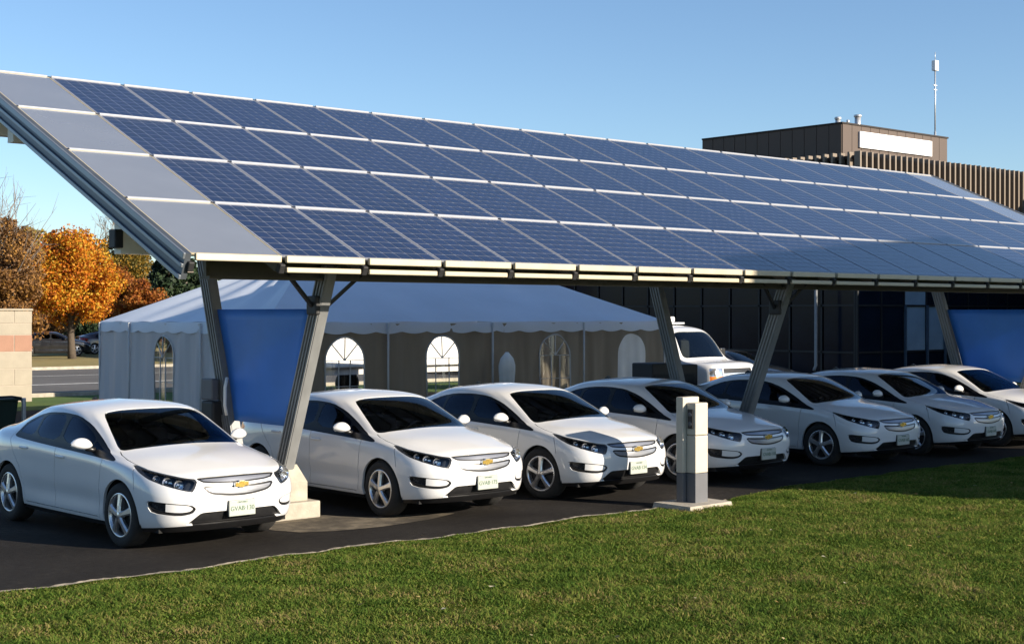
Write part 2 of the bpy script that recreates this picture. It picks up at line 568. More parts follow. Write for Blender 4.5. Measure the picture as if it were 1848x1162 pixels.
# lawn grass: blades as real geometry
def blades(n, region, hmin, hmax, w, seed, zf):
    r = np.random.default_rng(seed)
    x0, x1, y0, y1 = region
    P = np.column_stack([r.uniform(x0, x1, n), r.uniform(y0, y1, n)])
    lat = P[:, 0] * .7524 - P[:, 1] * .6587; d = P[:, 0] * .6587 + P[:, 1] * .7524
    ey = np.array([edge_y(x) for x in np.arange(x0, x1 + .1, .05)])
    e = np.interp(P[:, 0], np.arange(x0, x1 + .1, .05), ey)
    k = (np.abs(lat / d) < .42) & (d > 8.6) & (P[:, 1] < e + .03 + r.normal(0, .02, n))
    px, py = 13.58, 12.08
    k &= ~((np.abs(P[:, 0] - px) < .43) & (np.abs(P[:, 1] - py) < .33))
    P = P[k]; e = e[k]; m = len(P)
    # clumped heights
    cl = .5 + .7 * np.sin(P[:, 0] * 5.1 + 2 * np.sin(P[:, 1] * 3.3)) * np.sin(P[:, 1] * 6.2 + 1.5 * np.sin(P[:, 0] * 2.7))
    near = np.clip((e - P[:, 1]) / .5, .35, 1)
    h = near * (hmin + (hmax - hmin) * r.random(m) ** 1.6) * np.clip(.55 + .75 * cl, .3, 1.6)
    z = np.where(P[:, 1] > e - .04, .02, .03 + .0)
    z = np.interp(P[:, 1] - e, [-3, -.35, -.04, 0], [.012, .017, .014, .0])
    a = r.uniform(0, 2 * np.pi, m)
    lean = r.normal(0, .95, (m, 2))
    wx = np.cos(a) * w * r.uniform(.6, 1.3, m); wy = np.sin(a) * w * r.uniform(.6, 1.3, m)
    base = np.column_stack([P, z])
    V = np.empty((m, 5, 3))
    V[:, 0] = base - np.column_stack([wx, wy, np.zeros(m)]); V[:, 1] = base + np.column_stack([wx, wy, np.zeros(m)])
    mid = base + np.column_stack([lean * h[:, None] * .3, h * .6])
    V[:, 2] = mid + np.column_stack([wx, wy, np.zeros(m)]) * .8; V[:, 3] = mid - np.column_stack([wx, wy, np.zeros(m)]) * .8
    V[:, 4] = base + np.column_stack([lean * h[:, None], h * .92])
    i = np.arange(m)[:, None] * 5
    F = np.concatenate([i + [0, 1, 2], i + [0, 2, 3], i + [3, 2, 4]], axis=1).reshape(-1, 3)
    return V.reshape(-1, 3), F

def grass_material():
    m, nt, b = nodes_of("grass_blades"); L = nt.links.new
    g = nt.nodes.new("ShaderNodeNewGeometry")
    tc = nt.nodes.new("ShaderNodeTexCoord")
    n1 = nt.nodes.new("ShaderNodeTexNoise"); n1.inputs["Scale"].default_value = 1.3; n1.inputs["Detail"].default_value = 7; n1.inputs["Roughness"].default_value = .72
    L(tc.outputs["Object"], n1.inputs["Vector"])
    a = nt.nodes.new("ShaderNodeMath"); a.operation = 'MULTIPLY_ADD'; a.inputs[1].default_value = 2.2; a.inputs[2].default_value = -.95
    L(n1.outputs["Fac"], a.inputs[0])
    c = nt.nodes.new("ShaderNodeMath"); c.operation = 'MULTIPLY_ADD'; c.inputs[1].default_value = .75
    L(g.outputs["Random Per Island"], c.inputs[0]); L(a.outputs[0], c.inputs[2])
    rp = nt.nodes.new("ShaderNodeValToRGB"); e = rp.color_ramp.elements
    cols = [(0, (.040, .080, .013)), (.30, (.076, .134, .021)), (.58, (.132, .180, .032)), (.86, (.196, .190, .050)), (1, (.26, .205, .085))]
    while len(e) < len(cols): e.new(.5)
    for q, (p, cc) in enumerate(cols): e[q].position = p; e[q].color = (*cc, 1)
    L(c.outputs[0], rp.inputs[0]); L(rp.outputs[0], b.inputs["Base Color"])
    b.inputs["Roughness"].default_value = .8; b.inputs["Specular IOR Level"].default_value = .05
    tr = nt.nodes.new("ShaderNodeBsdfTranslucent"); L(rp.outputs[0], tr.inputs["Color"])
    ms = nt.nodes.new("ShaderNodeMixShader"); ms.inputs[0].default_value = .3
    L(b.outputs[0], ms.inputs[1]); L(tr.outputs[0], ms.inputs[2]); L(ms.outputs[0], nt.nodes["Material Output"].inputs["Surface"])
    return m
V, F = blades(1050000, (1.5, 27, 3.5, 13.0), .014, .052, .0050, 3, 0)
gr = link("grass", np_mesh("grass", V, F, grass_material()))
tag(gr, "short green lawn grass with dry yellowish patches", "grass", kind="stuff")
# fallen leaves and clover specks on the lawn: uncountable litter
def litter(n, seed):
    r = np.random.default_rng(seed)
    P = np.column_stack([r.uniform(3, 22, n), r.uniform(4, 12.3, n)])
    a = r.uniform(0, 6.28, n); s = r.uniform(.012, .030, n); z = .04 + r.uniform(0, .015, n)
    V = np.empty((n, 4, 3))
    for k, (u, v) in enumerate(((-1, -.6), (1, -.6), (1, .6), (-1, .6))):
        V[:, k, 0] = P[:, 0] + s * (u * np.cos(a) - v * np.sin(a)); V[:, k, 1] = P[:, 1] + s * (u * np.sin(a) + v * np.cos(a)); V[:, k, 2] = z + s * r.uniform(-.5, .5, n)
    return V.reshape(-1, 3), np.arange(n * 4).reshape(n, 4)
V, F = litter(150, 5)
o = link("fallen_leaves", np_mesh("fallen_leaves", V, F, leaf_mat("litter", [(.12, .07, .02), (.30, .20, .06), (.36, .28, .12), (.42, .38, .28)], .1)))
tag(o, "scattered small dry leaves lying on the lawn", "leaves", kind="stuff")

# ------------------------------------------------------------------ the white hatchback
M_paint = mat("white_car_paint", (0.68, 0.68, 0.68), 0.30, var=0.015, scale=3, coat=1.0)
M_trim = mat("black_trim", (0.012, 0.012, 0.013), 0.35, var=0.2, scale=20)
M_gloss = mat("gloss_black_trim", (0.006, 0.007, 0.010), 0.38, var=0.2, scale=8, spec=.2)
M_under = mat("dark_underbody", (0.01, 0.01, 0.01), 0.9, var=0.2, scale=10)
M_tyre = mat("tyre_rubber", (0.018, 0.017, 0.016), 0.85, var=0.25, scale=15, bump=0.15)
M_alloy = mat("polished_alloy", (0.62, 0.62, 0.63), 0.28, metal=0.85, var=0.08, scale=8)
M_dkalloy = mat("dark_wheel_pocket", (0.03, 0.03, 0.032), 0.6, metal=0.3, var=0.2, scale=8)
M_chrome = mat("chrome_grille", (0.68, 0.70, 0.73), 0.22, metal=0.7, var=0.05, scale=20)
M_grille = mat("grille_silver", (0.27, 0.28, 0.31), 0.30, metal=0.5, var=0.25, scale=14, stretch=(.3, .3, 6))
M_gold = mat("gold_emblem", (0.72, 0.50, 0.13), 0.25, metal=0.8, var=0.08, scale=30)
M_lampdark = mat("headlight_housing", (0.02, 0.022, 0.026), 0.25, var=0.3, scale=20)
M_reflector = mat("lamp_reflector", (0.8, 0.8, 0.82), 0.12, metal=0.9, var=0.05, scale=20)
M_amber = mat("amber_lamp", (0.75, 0.22, 0.03), 0.25, var=0.1, scale=20)
M_red = mat("red_lamp", (0.35, 0.01, 0.012), 0.2, var=0.1, scale=20, coat=1)
M_lens = glass_mat("lamp_lens", (0.85, 0.88, 0.9))
M_cglass = glass_mat("car_glass", (0.42, 0.46, 0.44))
M_cglass_dk = glass_mat("car_glass_tinted", (0.13, 0.145, 0.165), refl=(.38, .45, .58))
M_seat = mat("seat_fabric", (0.075, 0.075, 0.075), 0.9, var=0.2, scale=30)
M_seat_l = mat("seat_fabric_pale", (0.20, 0.195, 0.18), 0.85, var=0.15, scale=30)
M_plate = mat("licence_plate_white", (0.36, 0.38, 0.34), 0.5, var=0.03, scale=10)
M_plategreen = mat("plate_green_ink", (0.03, 0.10, 0.05), 0.5, var=0.1, scale=10)

CAR_RINGS = [
 # bottom edge
 [(.14,0,.21),(.17,.38,.21),(.28,.66,.205),(.50,.79,.20),(.95,.825,.20),(1.5,.83,.185),(2.3,.835,.185),(3.0,.835,.185),(3.64,.83,.21),(4.12,.79,.25),(4.36,.62,.28),(4.43,.32,.29),(4.44,0,.29)],
 [(.06,0,.30),(.09,.39,.30),(.20,.68,.30),(.44,.825,.30),(.95,.865,.30),(1.5,.868,.29),(2.3,.87,.29),(3.0,.87,.29),(3.64,.868,.31),(4.15,.82,.34),(4.40,.64,.37),(4.47,.33,.38),(4.48,0,.38)],
 [(.025,0,.43),(.06,.39,.43),(.17,.685,.43),(.41,.84,.43),(.95,.885,.43),(1.5,.868,.43),(2.3,.868,.43),(3.0,.874,.43),(3.64,.89,.44),(4.17,.835,.46),(4.42,.65,.49),(4.49,.33,.50),(4.497,0,.50)],
 [(.015,0,.55),(.05,.39,.55),(.16,.685,.55),(.40,.845,.56),(.95,.893,.57),(1.5,.886,.56),(2.3,.886,.56),(3.0,.891,.57),(3.64,.898,.60),(4.17,.842,.62),(4.42,.65,.64),(4.48,.33,.65),(4.485,0,.65)],
 [(.03,0,.67),(.065,.385,.665),(.18,.67,.665),(.42,.835,.685),(.95,.89,.72),(1.5,.888,.73),(2.3,.89,.74),(3.0,.893,.75),(3.64,.893,.77),(4.17,.83,.79),(4.41,.64,.80),(4.46,.33,.81),(4.465,0,.81)],
 # shoulder
 [(.095,0,.775),(.13,.365,.765),(.245,.635,.76),(.49,.80,.79),(.96,.866,.85),(1.5,.874,.885),(2.3,.88,.905),(3.0,.883,.93),(3.62,.868,.955),(4.14,.79,.985),(4.38,.60,1.01),(4.44,.31,1.025),(4.45,0,1.03)],
 [(.24,0,.84),(.28,.35,.832),(.38,.59,.82),(.60,.752,.838),(1.02,.822,.895),(1.52,.845,.935),(2.31,.855,.962),(3.0,.855,.985),(3.58,.825,1.01),(4.07,.735,1.04),(4.30,.55,1.065),(4.37,.29,1.08),(4.38,0,1.085)],
 [(.64,0,.942),(.66,.345,.934),(.72,.585,.917),(.86,.720,.907),(1.15,.795,.932),(1.58,.828,.972),(2.33,.840,.998),(2.98,.836,1.02),(3.50,.79,1.045),(3.93,.69,1.072),(4.17,.51,1.095),(4.25,.27,1.115),(4.26,0,1.12)],
 # cowl
 [(1.09,0,1.022),(1.11,.35,1.015),(1.15,.58,.996),(1.21,.712,.976),(1.38,.772,.985),(1.72,.808,1.032),(2.36,.820,1.058),(2.94,.812,1.08),(3.42,.752,1.10),(3.80,.645,1.125),(4.02,.475,1.145),(4.10,.25,1.165),(4.11,0,1.17)],
 [(1.28,0,1.100),(1.295,.345,1.093),(1.33,.565,1.078),(1.39,.686,1.062),(1.54,.738,1.072),(1.82,.778,1.107),(2.38,.79,1.133),(2.92,.78,1.15),(3.33,.722,1.16),(3.66,.63,1.175),(3.85,.47,1.195),(3.93,.25,1.21),(3.94,0,1.215)],
 [(1.57,0,1.232),(1.585,.335,1.226),(1.615,.535,1.212),(1.67,.642,1.200),(1.78,.690,1.202),(1.99,.728,1.222),(2.43,.742,1.243),(2.88,.732,1.248),(3.20,.682,1.246),(3.47,.60,1.25),(3.61,.455,1.265),(3.68,.24,1.277),(3.69,0,1.28)],
 # header
 [(1.91,0,1.362),(1.925,.325,1.356),(1.95,.50,1.343),(1.99,.590,1.332),(2.08,.640,1.330),(2.23,.668,1.338),(2.52,.678,1.348),(2.80,.670,1.345),(3.02,.632,1.340),(3.20,.565,1.339),(3.31,.43,1.346),(3.36,.23,1.353),(3.37,0,1.356)],
 [(2.20,0,1.417),(2.21,.23,1.412),(2.24,.365,1.404),(2.28,.435,1.398),(2.34,.472,1.396),(2.43,.487,1.398),(2.56,.49,1.400),(2.69,.485,1.399),(2.81,.455,1.397),(2.91,.395,1.397),(2.98,.29,1.401),(3.01,.15,1.406),(3.02,0,1.408)],
 [(2.50,0,1.436),(2.505,0,1.436),(2.51,0,1.436),(2.52,0,1.436),(2.53,0,1.436),(2.55,0,1.436),(2.58,0,1.436),(2.62,0,1.436),(2.65,0,1.435),(2.68,0,1.434),(2.71,0,1.433),(2.72,0,1.433),(2.73,0,1.433)],
]
AX_F, AX_R, WR, TRK = 0.95, 3.635, 0.334, 0.772
YC = 2.25

def wheel_parts(parent, side, x, WR=WR, track=TRK, nspoke=5, rim_r=0.228, hw=0.108, paint=None):
    w = empty("wheel", (side * track, x, WR), 0.0, parent)
    if side < 0: w.rotation_euler = (0, 0, math.pi)
    key = ("wheel_meshes", WR, nspoke)
    if key not in MATS:
        t = MB().lathe([(rim_r, -hw + .005), (rim_r + .02, -hw - .002), (WR - .035, -hw - .004), (WR - .012, -hw + .012), (WR, -hw + .035), (WR, hw - .035), (WR - .012, hw - .012), (WR - .035, hw + .004), (rim_r + .02, hw + .002), (rim_r, hw - .005), (rim_r - .01, hw - .03)], 'x', 40)
        r = MB()
        r.lathe([(rim_r + .004, hw - .004), (rim_r - .006, hw + .003), (rim_r - .018, hw - .004), (rim_r - .028, hw - .05), (rim_r - .03, -hw + .01)], 'x', 40)
        for k in range(nspoke):
            a = 2 * math.pi * k / nspoke + math.pi / 2
            ca, sa = math.cos(a), math.sin(a)
            vs = []
            for (rr, hwid, xo) in ((0.035, .034, .012), (.10, .030, .006), (.17, .036, -.004), (rim_r - .012, .050, -.010)):
                for (s, dx) in ((-1, 0), (-.55, .016), (.55, .016), (1, 0), (.8, -.03), (-.8, -.03)):
                    u = rr; v = s * hwid
                    vs.append((hw - .006 + xo + dx, ca * u - sa * v, sa * u + ca * v))
            fs = []
            for i in range(3):
                for q in range(6):
                    fs.append((i * 6 + q, i * 6 + (q + 1) % 6, i * 6 + 6 + (q + 1) % 6, i * 6 + 6 + q))
            r.add(vs, fs)
        r.lathe([(0.0, hw + .022), (.03, hw + .020), (.048, hw + .012), (.055, hw - .01), (.05, hw - .04)], 'x', 24)
        d = MB().lathe([(0.0, hw - .055), (.14, hw - .058), (rim_r - .03, hw - .062), (rim_r - .03, -hw + .02), (0, -hw + .02)], 'x', 32)
        MATS[key] = (t.mesh("tyre", M_tyre), r.mesh("rim", M_alloy), d.mesh("brake_disc", M_dkalloy))
    t, r, d = MATS[key]
    link("tyre", t, w); link("rim", r, w); link("brake_disc", d, w)
    return w

def text_mesh(body, size, mat_, name, depth=0.001):
    cu = bpy.data.curves.new(name, 'FONT')
    cu.body = body; cu.size = size; cu.align_x = 'CENTER'; cu.align_y = 'CENTER'; cu.extrude = depth
    tmp = bpy.data.objects.new(name, cu)
    COL.objects.link(tmp)
    dg = bpy.context.evaluated_depsgraph_get()
    me = bpy.data.meshes.new_from_object(tmp.evaluated_get(dg))
    me.name = name
    bpy.data.objects.remove(tmp)
    me.materials.clear(); me.materials.append(mat_)
    return me

def seat(parent, x, y, mat_, w=0.50):
    s = MB()
    s.cbox(x - w / 2, x + w / 2, y - .25, y + .27, .38, .55, .05)
    Mb = Matrix.Translation((x, y + .27, .50)) @ Matrix.Rotation(R(-14), 4, 'X')
    s.cbox(-w / 2, w / 2, -.07, .07, 0, .58, .05, Mb)
    s.cbox(-w / 4, w / 4, -.055, .055, .62, .80, .045, Mb)
    for k in (-1, 1): s.cbox(k * .07 - .01, k * .07 + .01, -.01, .01, .55, .65, .003, Mb)
    return s.build("seat", mat_, parent)

def make_hatchback(name, plate="GVAB·130"):
    root = empty(name)
    V, P, LV, Q, nst = loft(CAR_RINGS, 12, 9)
    T = np.vstack([Q[:, [0, 1, 2]], Q[:, [0, 2, 3]]])
    a_ = V[T[:, 0]]; area = np.linalg.norm(np.cross(V[T[:, 1]] - a_, V[T[:, 2]] - a_), axis=1)
    T = T[area > 1e-9]
    N = vnormals(V, T)
    cen = np.array([2.3, 0, .6])
    if ((V - cen) * N).sum() < 0: N = -N; T = T[:, ::-1]
    # arc length round the nose, measured on the fascia
    pp = np.minimum(P, nst - P)
    ring = np.array(CAR_RINGS[3])
    arc = np.concatenate([[0], np.cumsum(np.linalg.norm(np.diff(ring[:, :2], axis=0), axis=1))])
    S = np.interp(pp, np.arange(len(arc)), arc)
    A = np.column_stack([V, S, N])

    DLO = smooth_poly([(1.02, .872), (1.50, .902), (2.40, .940), (3.10, .970), (3.50, .990), (3.58, 1.015), (3.54, 1.13), (3.42, 1.185), (3.20, 1.250), (2.88, 1.298), (2.50, 1.313), (2.16, 1.293), (1.88, 1.215), (1.60, 1.095), (1.36, .975)], 1)
    G1 = smooth_poly([(1.72, .985), (2.36, 1.005), (2.34, 1.285), (2.18, 1.268), (1.94, 1.20), (1.70, 1.10), (1.66, 1.05)], 1)
    G2 = smooth_poly([(2.43, 1.008), (3.02, 1.032), (3.00, 1.255), (2.70, 1.285), (2.42, 1.288)], 1)
    G3 = smooth_poly([(3.07, 1.030), (3.44, 1.042), (3.53, 1.052), (3.49, 1.125), (3.38, 1.17), (3.18, 1.232), (3.06, 1.248)], 1)
    G0 = smooth_poly([(1.40, .965), (1.645, .975), (1.64, 1.06), (1.52, 1.005)], 1)
    WS = smooth_poly([(1.07, -.30), (1.07, .30), (1.10, .50), (1.165, .685), (1.24, .725), (1.58, .650), (1.90, .565), (1.935, .48), (1.905, 0), (1.935, -.48), (1.90, -.565), (1.58, -.650), (1.24, -.725), (1.165, -.685), (1.10, -.50)], 1)
    RG = smooth_poly([(3.20, -.40), (3.18, 0), (3.20, .40), (3.35, .46), (3.70, .52), (4.02, .46), (4.10, .25), (4.11, 0), (4.10, -.25), (4.02, -.46), (3.70, -.52), (3.35, -.46)], 1)
    HL = smooth_poly([(.47, .742), (.62, .760), (.80, .793), (1.02, .834), (1.19, .864), (1.27, .864), (1.18, .812), (1.00, .742), (.78, .676), (.60, .630), (.52, .618)], 1)
    HLi = smooth_poly([(.495, .732), (.66, .753), (.84, .790), (1.06, .829), (1.13, .840), (1.00, .766), (.78, .692), (.61, .646), (.54, .636)], 1)
    GU = smooth_poly([(-.47, .745), (-.39, .698), (0, .684), (.39, .698), (.47, .745), (.43, .758), (0, .766), (-.43, .758)], 1)
    GL = smooth_poly([(-.435, .676), (-.36, .590), (-.15, .560), (0, .553), (.15, .560), (.36, .590), (.435, .676), (.2, .662), (0, .656), (-.2, .662)], 1)
    INT = smooth_poly([(-.60, .262), (-.455, .395), (-.40, .41), (.40, .41), (.455, .395), (.60, .262)], 1)
    FOG = smooth_poly([(.485, .452), (.54, .492), (.78, .516), (1.02, .535), (1.015, .470), (.96, .408), (.64, .380), (.52, .402)], 1)
    FOGi = smooth_poly([(.515, .455), (.57, .486), (.80, .506), (1.00, .520), (.99, .475), (.93, .440), (.66, .414), (.54, .424)], 1)
    TL = smooth_poly([(4.02, .87), (4.30, .86), (4.6, .84), (4.6, 1.0), (4.30, 1.0), (4.02, .95)], 1)
    arch = lambda A, xa: np.hypot(A[:, 0] - xa, A[:, 2] - WR) - 0.372
    lowz = lambda A: A[:, 2] - (0.235 + .045 * np.clip((.62 - A[:, 0]) / .5, 0, 1) + 0.02 * np.clip((A[:, 0] - .3) / .3, 0, 1) * 0 + 0.05 * np.clip((A[:, 0] - 3.9) / .4, 0, 1))
    ay = lambda A: np.abs(A[:, 1])
    fields = [
        lambda A: np.where(ay(A) > .40, poly_sdf(A[:, 0], A[:, 2], DLO), 1),
        lambda A: np.where(ay(A) > .40, poly_sdf(A[:, 0], A[:, 2], G0), 1),
        lambda A: np.where(ay(A) > .40, poly_sdf(A[:, 0], A[:, 2], G1), 1),
        lambda A: np.where(ay(A) > .40, poly_sdf(A[:, 0], A[:, 2], G2), 1),
        lambda A: np.where(ay(A) > .40, poly_sdf(A[:, 0], A[:, 2], G3), 1),
        lambda A: np.where(A[:, 2] > .9, poly_sdf(A[:, 0], A[:, 1], WS), 1),
        lambda A: np.where((A[:, 2] > .9) & (A[:, 0] > 2.8), poly_sdf(A[:, 0], A[:, 1], RG), 1),
        lambda A: np.where((A[:, 0] < 1.3), poly_sdf(A[:, 3], A[:, 2], HL), 1),
        lambda A: np.where((A[:, 0] < 1.3), poly_sdf(A[:, 3], A[:, 2], HLi), 1),
        lambda A: np.where((A[:, 0] < .5), poly_sdf(A[:, 1], A[:, 2], GU), 1),
        lambda A: np.where((A[:, 0] < .5), poly_sdf(A[:, 1], A[:, 2], GU) + .018, 1),
        lambda A: np.where((A[:, 0] < .5), poly_sdf(A[:, 1], A[:, 2], GL), 1),
        lambda A: np.where((A[:, 0] < .5), poly_sdf(A[:, 1], A[:, 2], GL) + .021, 1),
        lambda A: np.where((A[:, 0] < .5), poly_sdf(A[:, 1], A[:, 2], INT), 1),
        lambda A: np.where((A[:, 0] < .9), poly_sdf(A[:, 3], A[:, 2], FOG), 1),
        lambda A: np.where((A[:, 0] < .9), poly_sdf(A[:, 3], A[:, 2], FOGi), 1),
        lambda A: np.where((A[:, 0] > 3.8), poly_sdf(A[:, 0], A[:, 2], TL), 1),
        lambda A: np.where(ay(A) > .5, arch(A, AX_F), 1),
        lambda A: np.where(ay(A) > .5, arch(A, AX_R), 1),
        lowz,
    ]
    seams = [  # (projection, polyline, condition)
        ('side', [(1.42, .25), (1.39, .50), (1.36, .75), (1.33, .91)]),
        ('side', [(2.44, .25), (2.43, .60), (2.41, .98)]),
        ('side', [(3.20, .25), (3.22, .45), (3.32, .66), (3.50, .84), (3.60, .96), (3.62, 1.06)]),
        ('plan', [(.58, .765), (.76, .785), (.95, .785), (1.10, .765), (1.20, .735)]),
        ('side', [(.72, .845), (.66, .74), (.63, .62)]),
        ('side', [(1.45, .275), (3.18, .275)]),
    ]
    SW = 0.0048
    for kind, pl in seams:
        for s in (-1, 1):
            if kind == 'side':
                fields.append(lambda A, pl=pl, s=s: np.where((ay(A) > .55), line_dist(A[:, 0], A[:, 2], pl)[0] + s * SW, 1))
            else:
                fields.append(lambda A, pl=pl, s=s: np.where((A[:, 2] > .72), line_dist(A[:, 0], ay(A), pl)[0] + s * SW, 1))
    for f in fields:
        A, T = split_mesh(A, T, f(A))
    C = A[T].mean(axis=1)
    side = np.abs(C[:, 1]) > .40
    reg = np.zeros(len(T), int)          # 0 body
    def put(cond, k):
        reg[cond] = k
    put(lowz(C) < 0, 1)
    for kind, pl in seams:
        d, e = line_dist(C[:, 0], C[:, 2] if kind == 'side' else np.abs(C[:, 1]), pl)
        cond = (np.abs(d) < SW * 1.05) & ~e
        cond &= (np.abs(C[:, 1]) > .55) if kind == 'side' else (C[:, 2] > .72)
        put(cond & (reg == 0), 99)
    put(side & (poly_sdf(C[:, 0], C[:, 2], DLO) < 0), 2)
    for g in (G0, G1, G2, G3):
        put(side & (poly_sdf(C[:, 0], C[:, 2], g) < 0), 3)
    put((C[:, 2] > .9) & (poly_sdf(C[:, 0], C[:, 1], WS) < 0), 4)
    put((C[:, 2] > .9) & (C[:, 0] > 2.8) & (poly_sdf(C[:, 0], C[:, 1], RG) < 0), 5)
    fr = C[:, 0] < 1.3
    put(fr & (poly_sdf(C[:, 3], C[:, 2], HL) < 0), 6)
    put(fr & (poly_sdf(C[:, 3], C[:, 2], HLi) < 0), 7)
    fr = C[:, 0] < .5
    for g, w in ((GU, .018), (GL, .021)):
        d = poly_sdf(C[:, 1], C[:, 2], g)
        put(fr & (d < 0), 8); put(fr & (d < -w), 9)
    put(fr & (poly_sdf(C[:, 1], C[:, 2], INT) < 0) & (reg == 0), 10)
    fr = C[:, 0] < .9
    put(fr & (poly_sdf(C[:, 3], C[:, 2], FOG) < 0), 11)
    put(fr & (poly_sdf(C[:, 3], C[:, 2], FOGi) < 0), 12)
    put((C[:, 0] > 3.8) & (poly_sdf(C[:, 0], C[:, 2], TL) < 0) & (np.abs(C[:, 1]) > .45), 13)
    for xa in (AX_F, AX_R):
        put((np.abs(C[:, 1]) > .5) & (arch(C, xa) < 0) & (C[:, 2] < .8), 98)

    sp = lambda nm, sel, m, ins=0.0, fl=0.015, par=root: shell_part(nm, A, T[sel], m, par, ins, fl, YC) if sel.any() else None
    Lf = C[:, 1] < 0
    sp("body", reg == 0, M_paint, 0, .03)
    sp("lower_skirt", reg == 1, M_trim, .004, .02)
    for half in (Lf, ~Lf):
        d = sp("window_surround", (reg == 2) & half, M_gloss, .003)
        for g in (G0, G1, G2, G3):
            s2 = (reg == 3) & half & (poly_sdf(C[:, 0], C[:, 2], g) < 0)
            sp("side_window", s2, M_cglass_dk, .005, .0)
        h = sp("headlight", (reg == 6) & half, M_lampdark, .006, .03)
        sp("lens", (reg == 7) & half, M_lens, .008, .0, h)
        # dish behind the lens
        sel = (reg == 7) & half
        sp("lamp_bowl", sel, M_lampdark, .045, 0, h)
        sg = -1 if half is Lf else 1
        for (a0, z0, rr, mm) in ((.68, .704, .052, M_reflector), (.80, .730, .052, M_reflector), (.93, .765, .036, M_reflector)):
            k = np.argmin(np.hypot(np.where((A[:, 1] * sg > 0) & (A[:, 0] < 1.2), A[:, 3], 9) - a0, A[:, 2] - z0))
            c = A[k, :3]; n = A[k, 4:7]
            cc = Vector((c[1], c[0] - YC, c[2])) - Vector((n[1], n[0], n[2])) * .03
            b = MB().lathe([(rr, .022), (rr * .93, .018), (rr * .55, .002), (.0, -.004)], 'z', 20)
            b.lathe([(rr * .42, .004), (rr * .36, .016), (rr * .2, .022), (0, .024)], 'z', 16)
            o = b.build("projector", mm, h, cc)
            o.rotation_euler = Vector((n[1] * .3, -1, .15)).to_track_quat('Z', 'Y').to_euler()
        f = sp("fog_lamp_surround", (reg == 11) & half, M_trim, .012, .015)
        o12 = (reg == 12) & half
        sp("fog_lamp", o12 & (C[:, 3] > .80), M_lampdark, .03, .0, f)
        sp("trim_insert", o12 & (C[:, 3] <= .80), M_paint, .006, .01, f)
        sp("tail_light", (reg == 13) & half, M_red, .003)
    sp("windshield", reg == 4, M_cglass, .006, 0)
    sp("rear_window", reg == 5, M_cglass_dk, .004, 0)
    gr = sp("grille", reg == 8, M_trim, .010, .02)
    for lo in (True, False):
        sp("grille_bar", (reg == 9) & ((C[:, 2] < .68) == lo), M_grille, .004, .01, gr)
    sp("lower_intake", reg == 10, M_trim, .03, .03)
    # gold bow-tie badge in a bright edge, between the two bars
    def bow(s, y0, y1):
        p = [(-.098, -.006), (-.092, -.028), (-.038, -.028), (-.038, -.040), (.030, -.040), (.034, -.022), (.098, -.022), (.098, .006), (.092, .028), (.038, .028), (.038, .040), (-.030, .040), (-.034, .022), (-.092, .022)]
        m = MB(); m.prism([(u * s, v * s + .670) for u, v in p], 'y', y0 - YC, y1 - YC); return m
    em = bow(.92, .010, .05).build("emblem", M_chrome, root)
    bow(.78, .002, .04).build("gold_face", M_gold, em)
    # licence plate
    pl = MB().cbox(-.157, .157, -.004 - YC, .016 - YC, .348, .508, .006).build("licence_plate", M_plate, root)
    MB().cbox(-.162, .162, .014 - YC, .06 - YC, .342, .512, .006).build("plate_holder", M_trim, pl)
    link("plate_number", text_mesh(plate, .066, M_plategreen, "plate_number", .0008), pl, (0, -.0055 - YC, .424), (R(90), 0, 0))
    link("plate_heading", text_mesh("ONTARIO", .026, M_plategreen, "plate_heading", .0008), pl, (0, -.0055 - YC, .488), (R(90), 0, 0))
    # mirrors, handles, fin
    for s in (-1, 1):
        m = MB()
        prof = []
        vs = []; fs = []
        nx, ny = 12, 10
        for i in range(nx + 1):
            u = i / nx
            for j in range(ny):
                a = 2 * math.pi * j / ny
                w = math.sin(math.pi * min(max(u * .96 + .02, 0), 1)) ** .55
                yy = -.062 * w * math.cos(a) * (1.25 if math.cos(a) > 0 else .7)
                zz = (.082 if math.sin(a) > 0 else .045) * w * math.sin(a)
                vs.append((s * (.855 + .225 * u), 1.60 - YC + yy + .03 * u, 1.012 + zz + .012 * u))
        for i in range(nx):
            for j in range(ny):
                fs.append((i * ny + j, i * ny + (j + 1) % ny, (i + 1) * ny + (j + 1) % ny, (i + 1) * ny + j))
        m.add(vs, fs, True)
        mi = m.build("mirror", M_paint, root)
        f = MB(); f.cbox(s * .97 - .075, s * .97 + .075, 1.625 - YC, 1.655 - YC, .985, 1.045, .007); f.build("mirror_glass", M_chrome, mi)
        st = MB().tube([(s * .80, 1.60 - YC, .955), (s * .86, 1.605 - YC, .968), (s * .93, 1.61 - YC, .985)], [.032, .028, .026], 10)
        st.build("mirror_foot", M_trim, mi)
        for hx, hz in ((2.18, .845), (3.10, .885)):
            h = MB(); h.cbox(s * .893 - .016, s * .893 + .020, hx - YC, hx + .19 - YC, hz - .014, hz + .014, .008); h.build("door_handle", M_paint, root)
    fin = MB().prism([(3.10 - YC, 1.36), (3.30 - YC, 1.345), (3.27 - YC, 1.40), (3.22 - YC, 1.43), (3.18 - YC, 1.415)], 'x', -.014, .014)
    fin.build("antenna_fin", M_trim, root)
    # wheel wells and floor
    fl = MB()
    fl.box(-.76, .76, .35 - YC, 4.3 - YC, .20, .30)
    for xa in (AX_F, AX_R):
        for s in (-1, 1):
            prof = [(xa - YC + .385 * math.cos(t), WR + .385 * math.sin(t)) for t in np.linspace(-.35, math.pi + .35, 22)]
            vs = []; fs = []
            for q, xx in enumerate((s * .845, s * .52)):
                vs += [(xx, u, v) for u, v in prof]
            n = len(prof)
            fs = [(i, i + 1, n + i + 1, n + i) for i in range(n - 1)] + [tuple(range(n, 2 * n))]
            fl.add(vs, fs)
    fl.build("underbody", M_under, root)
    ib = MB()
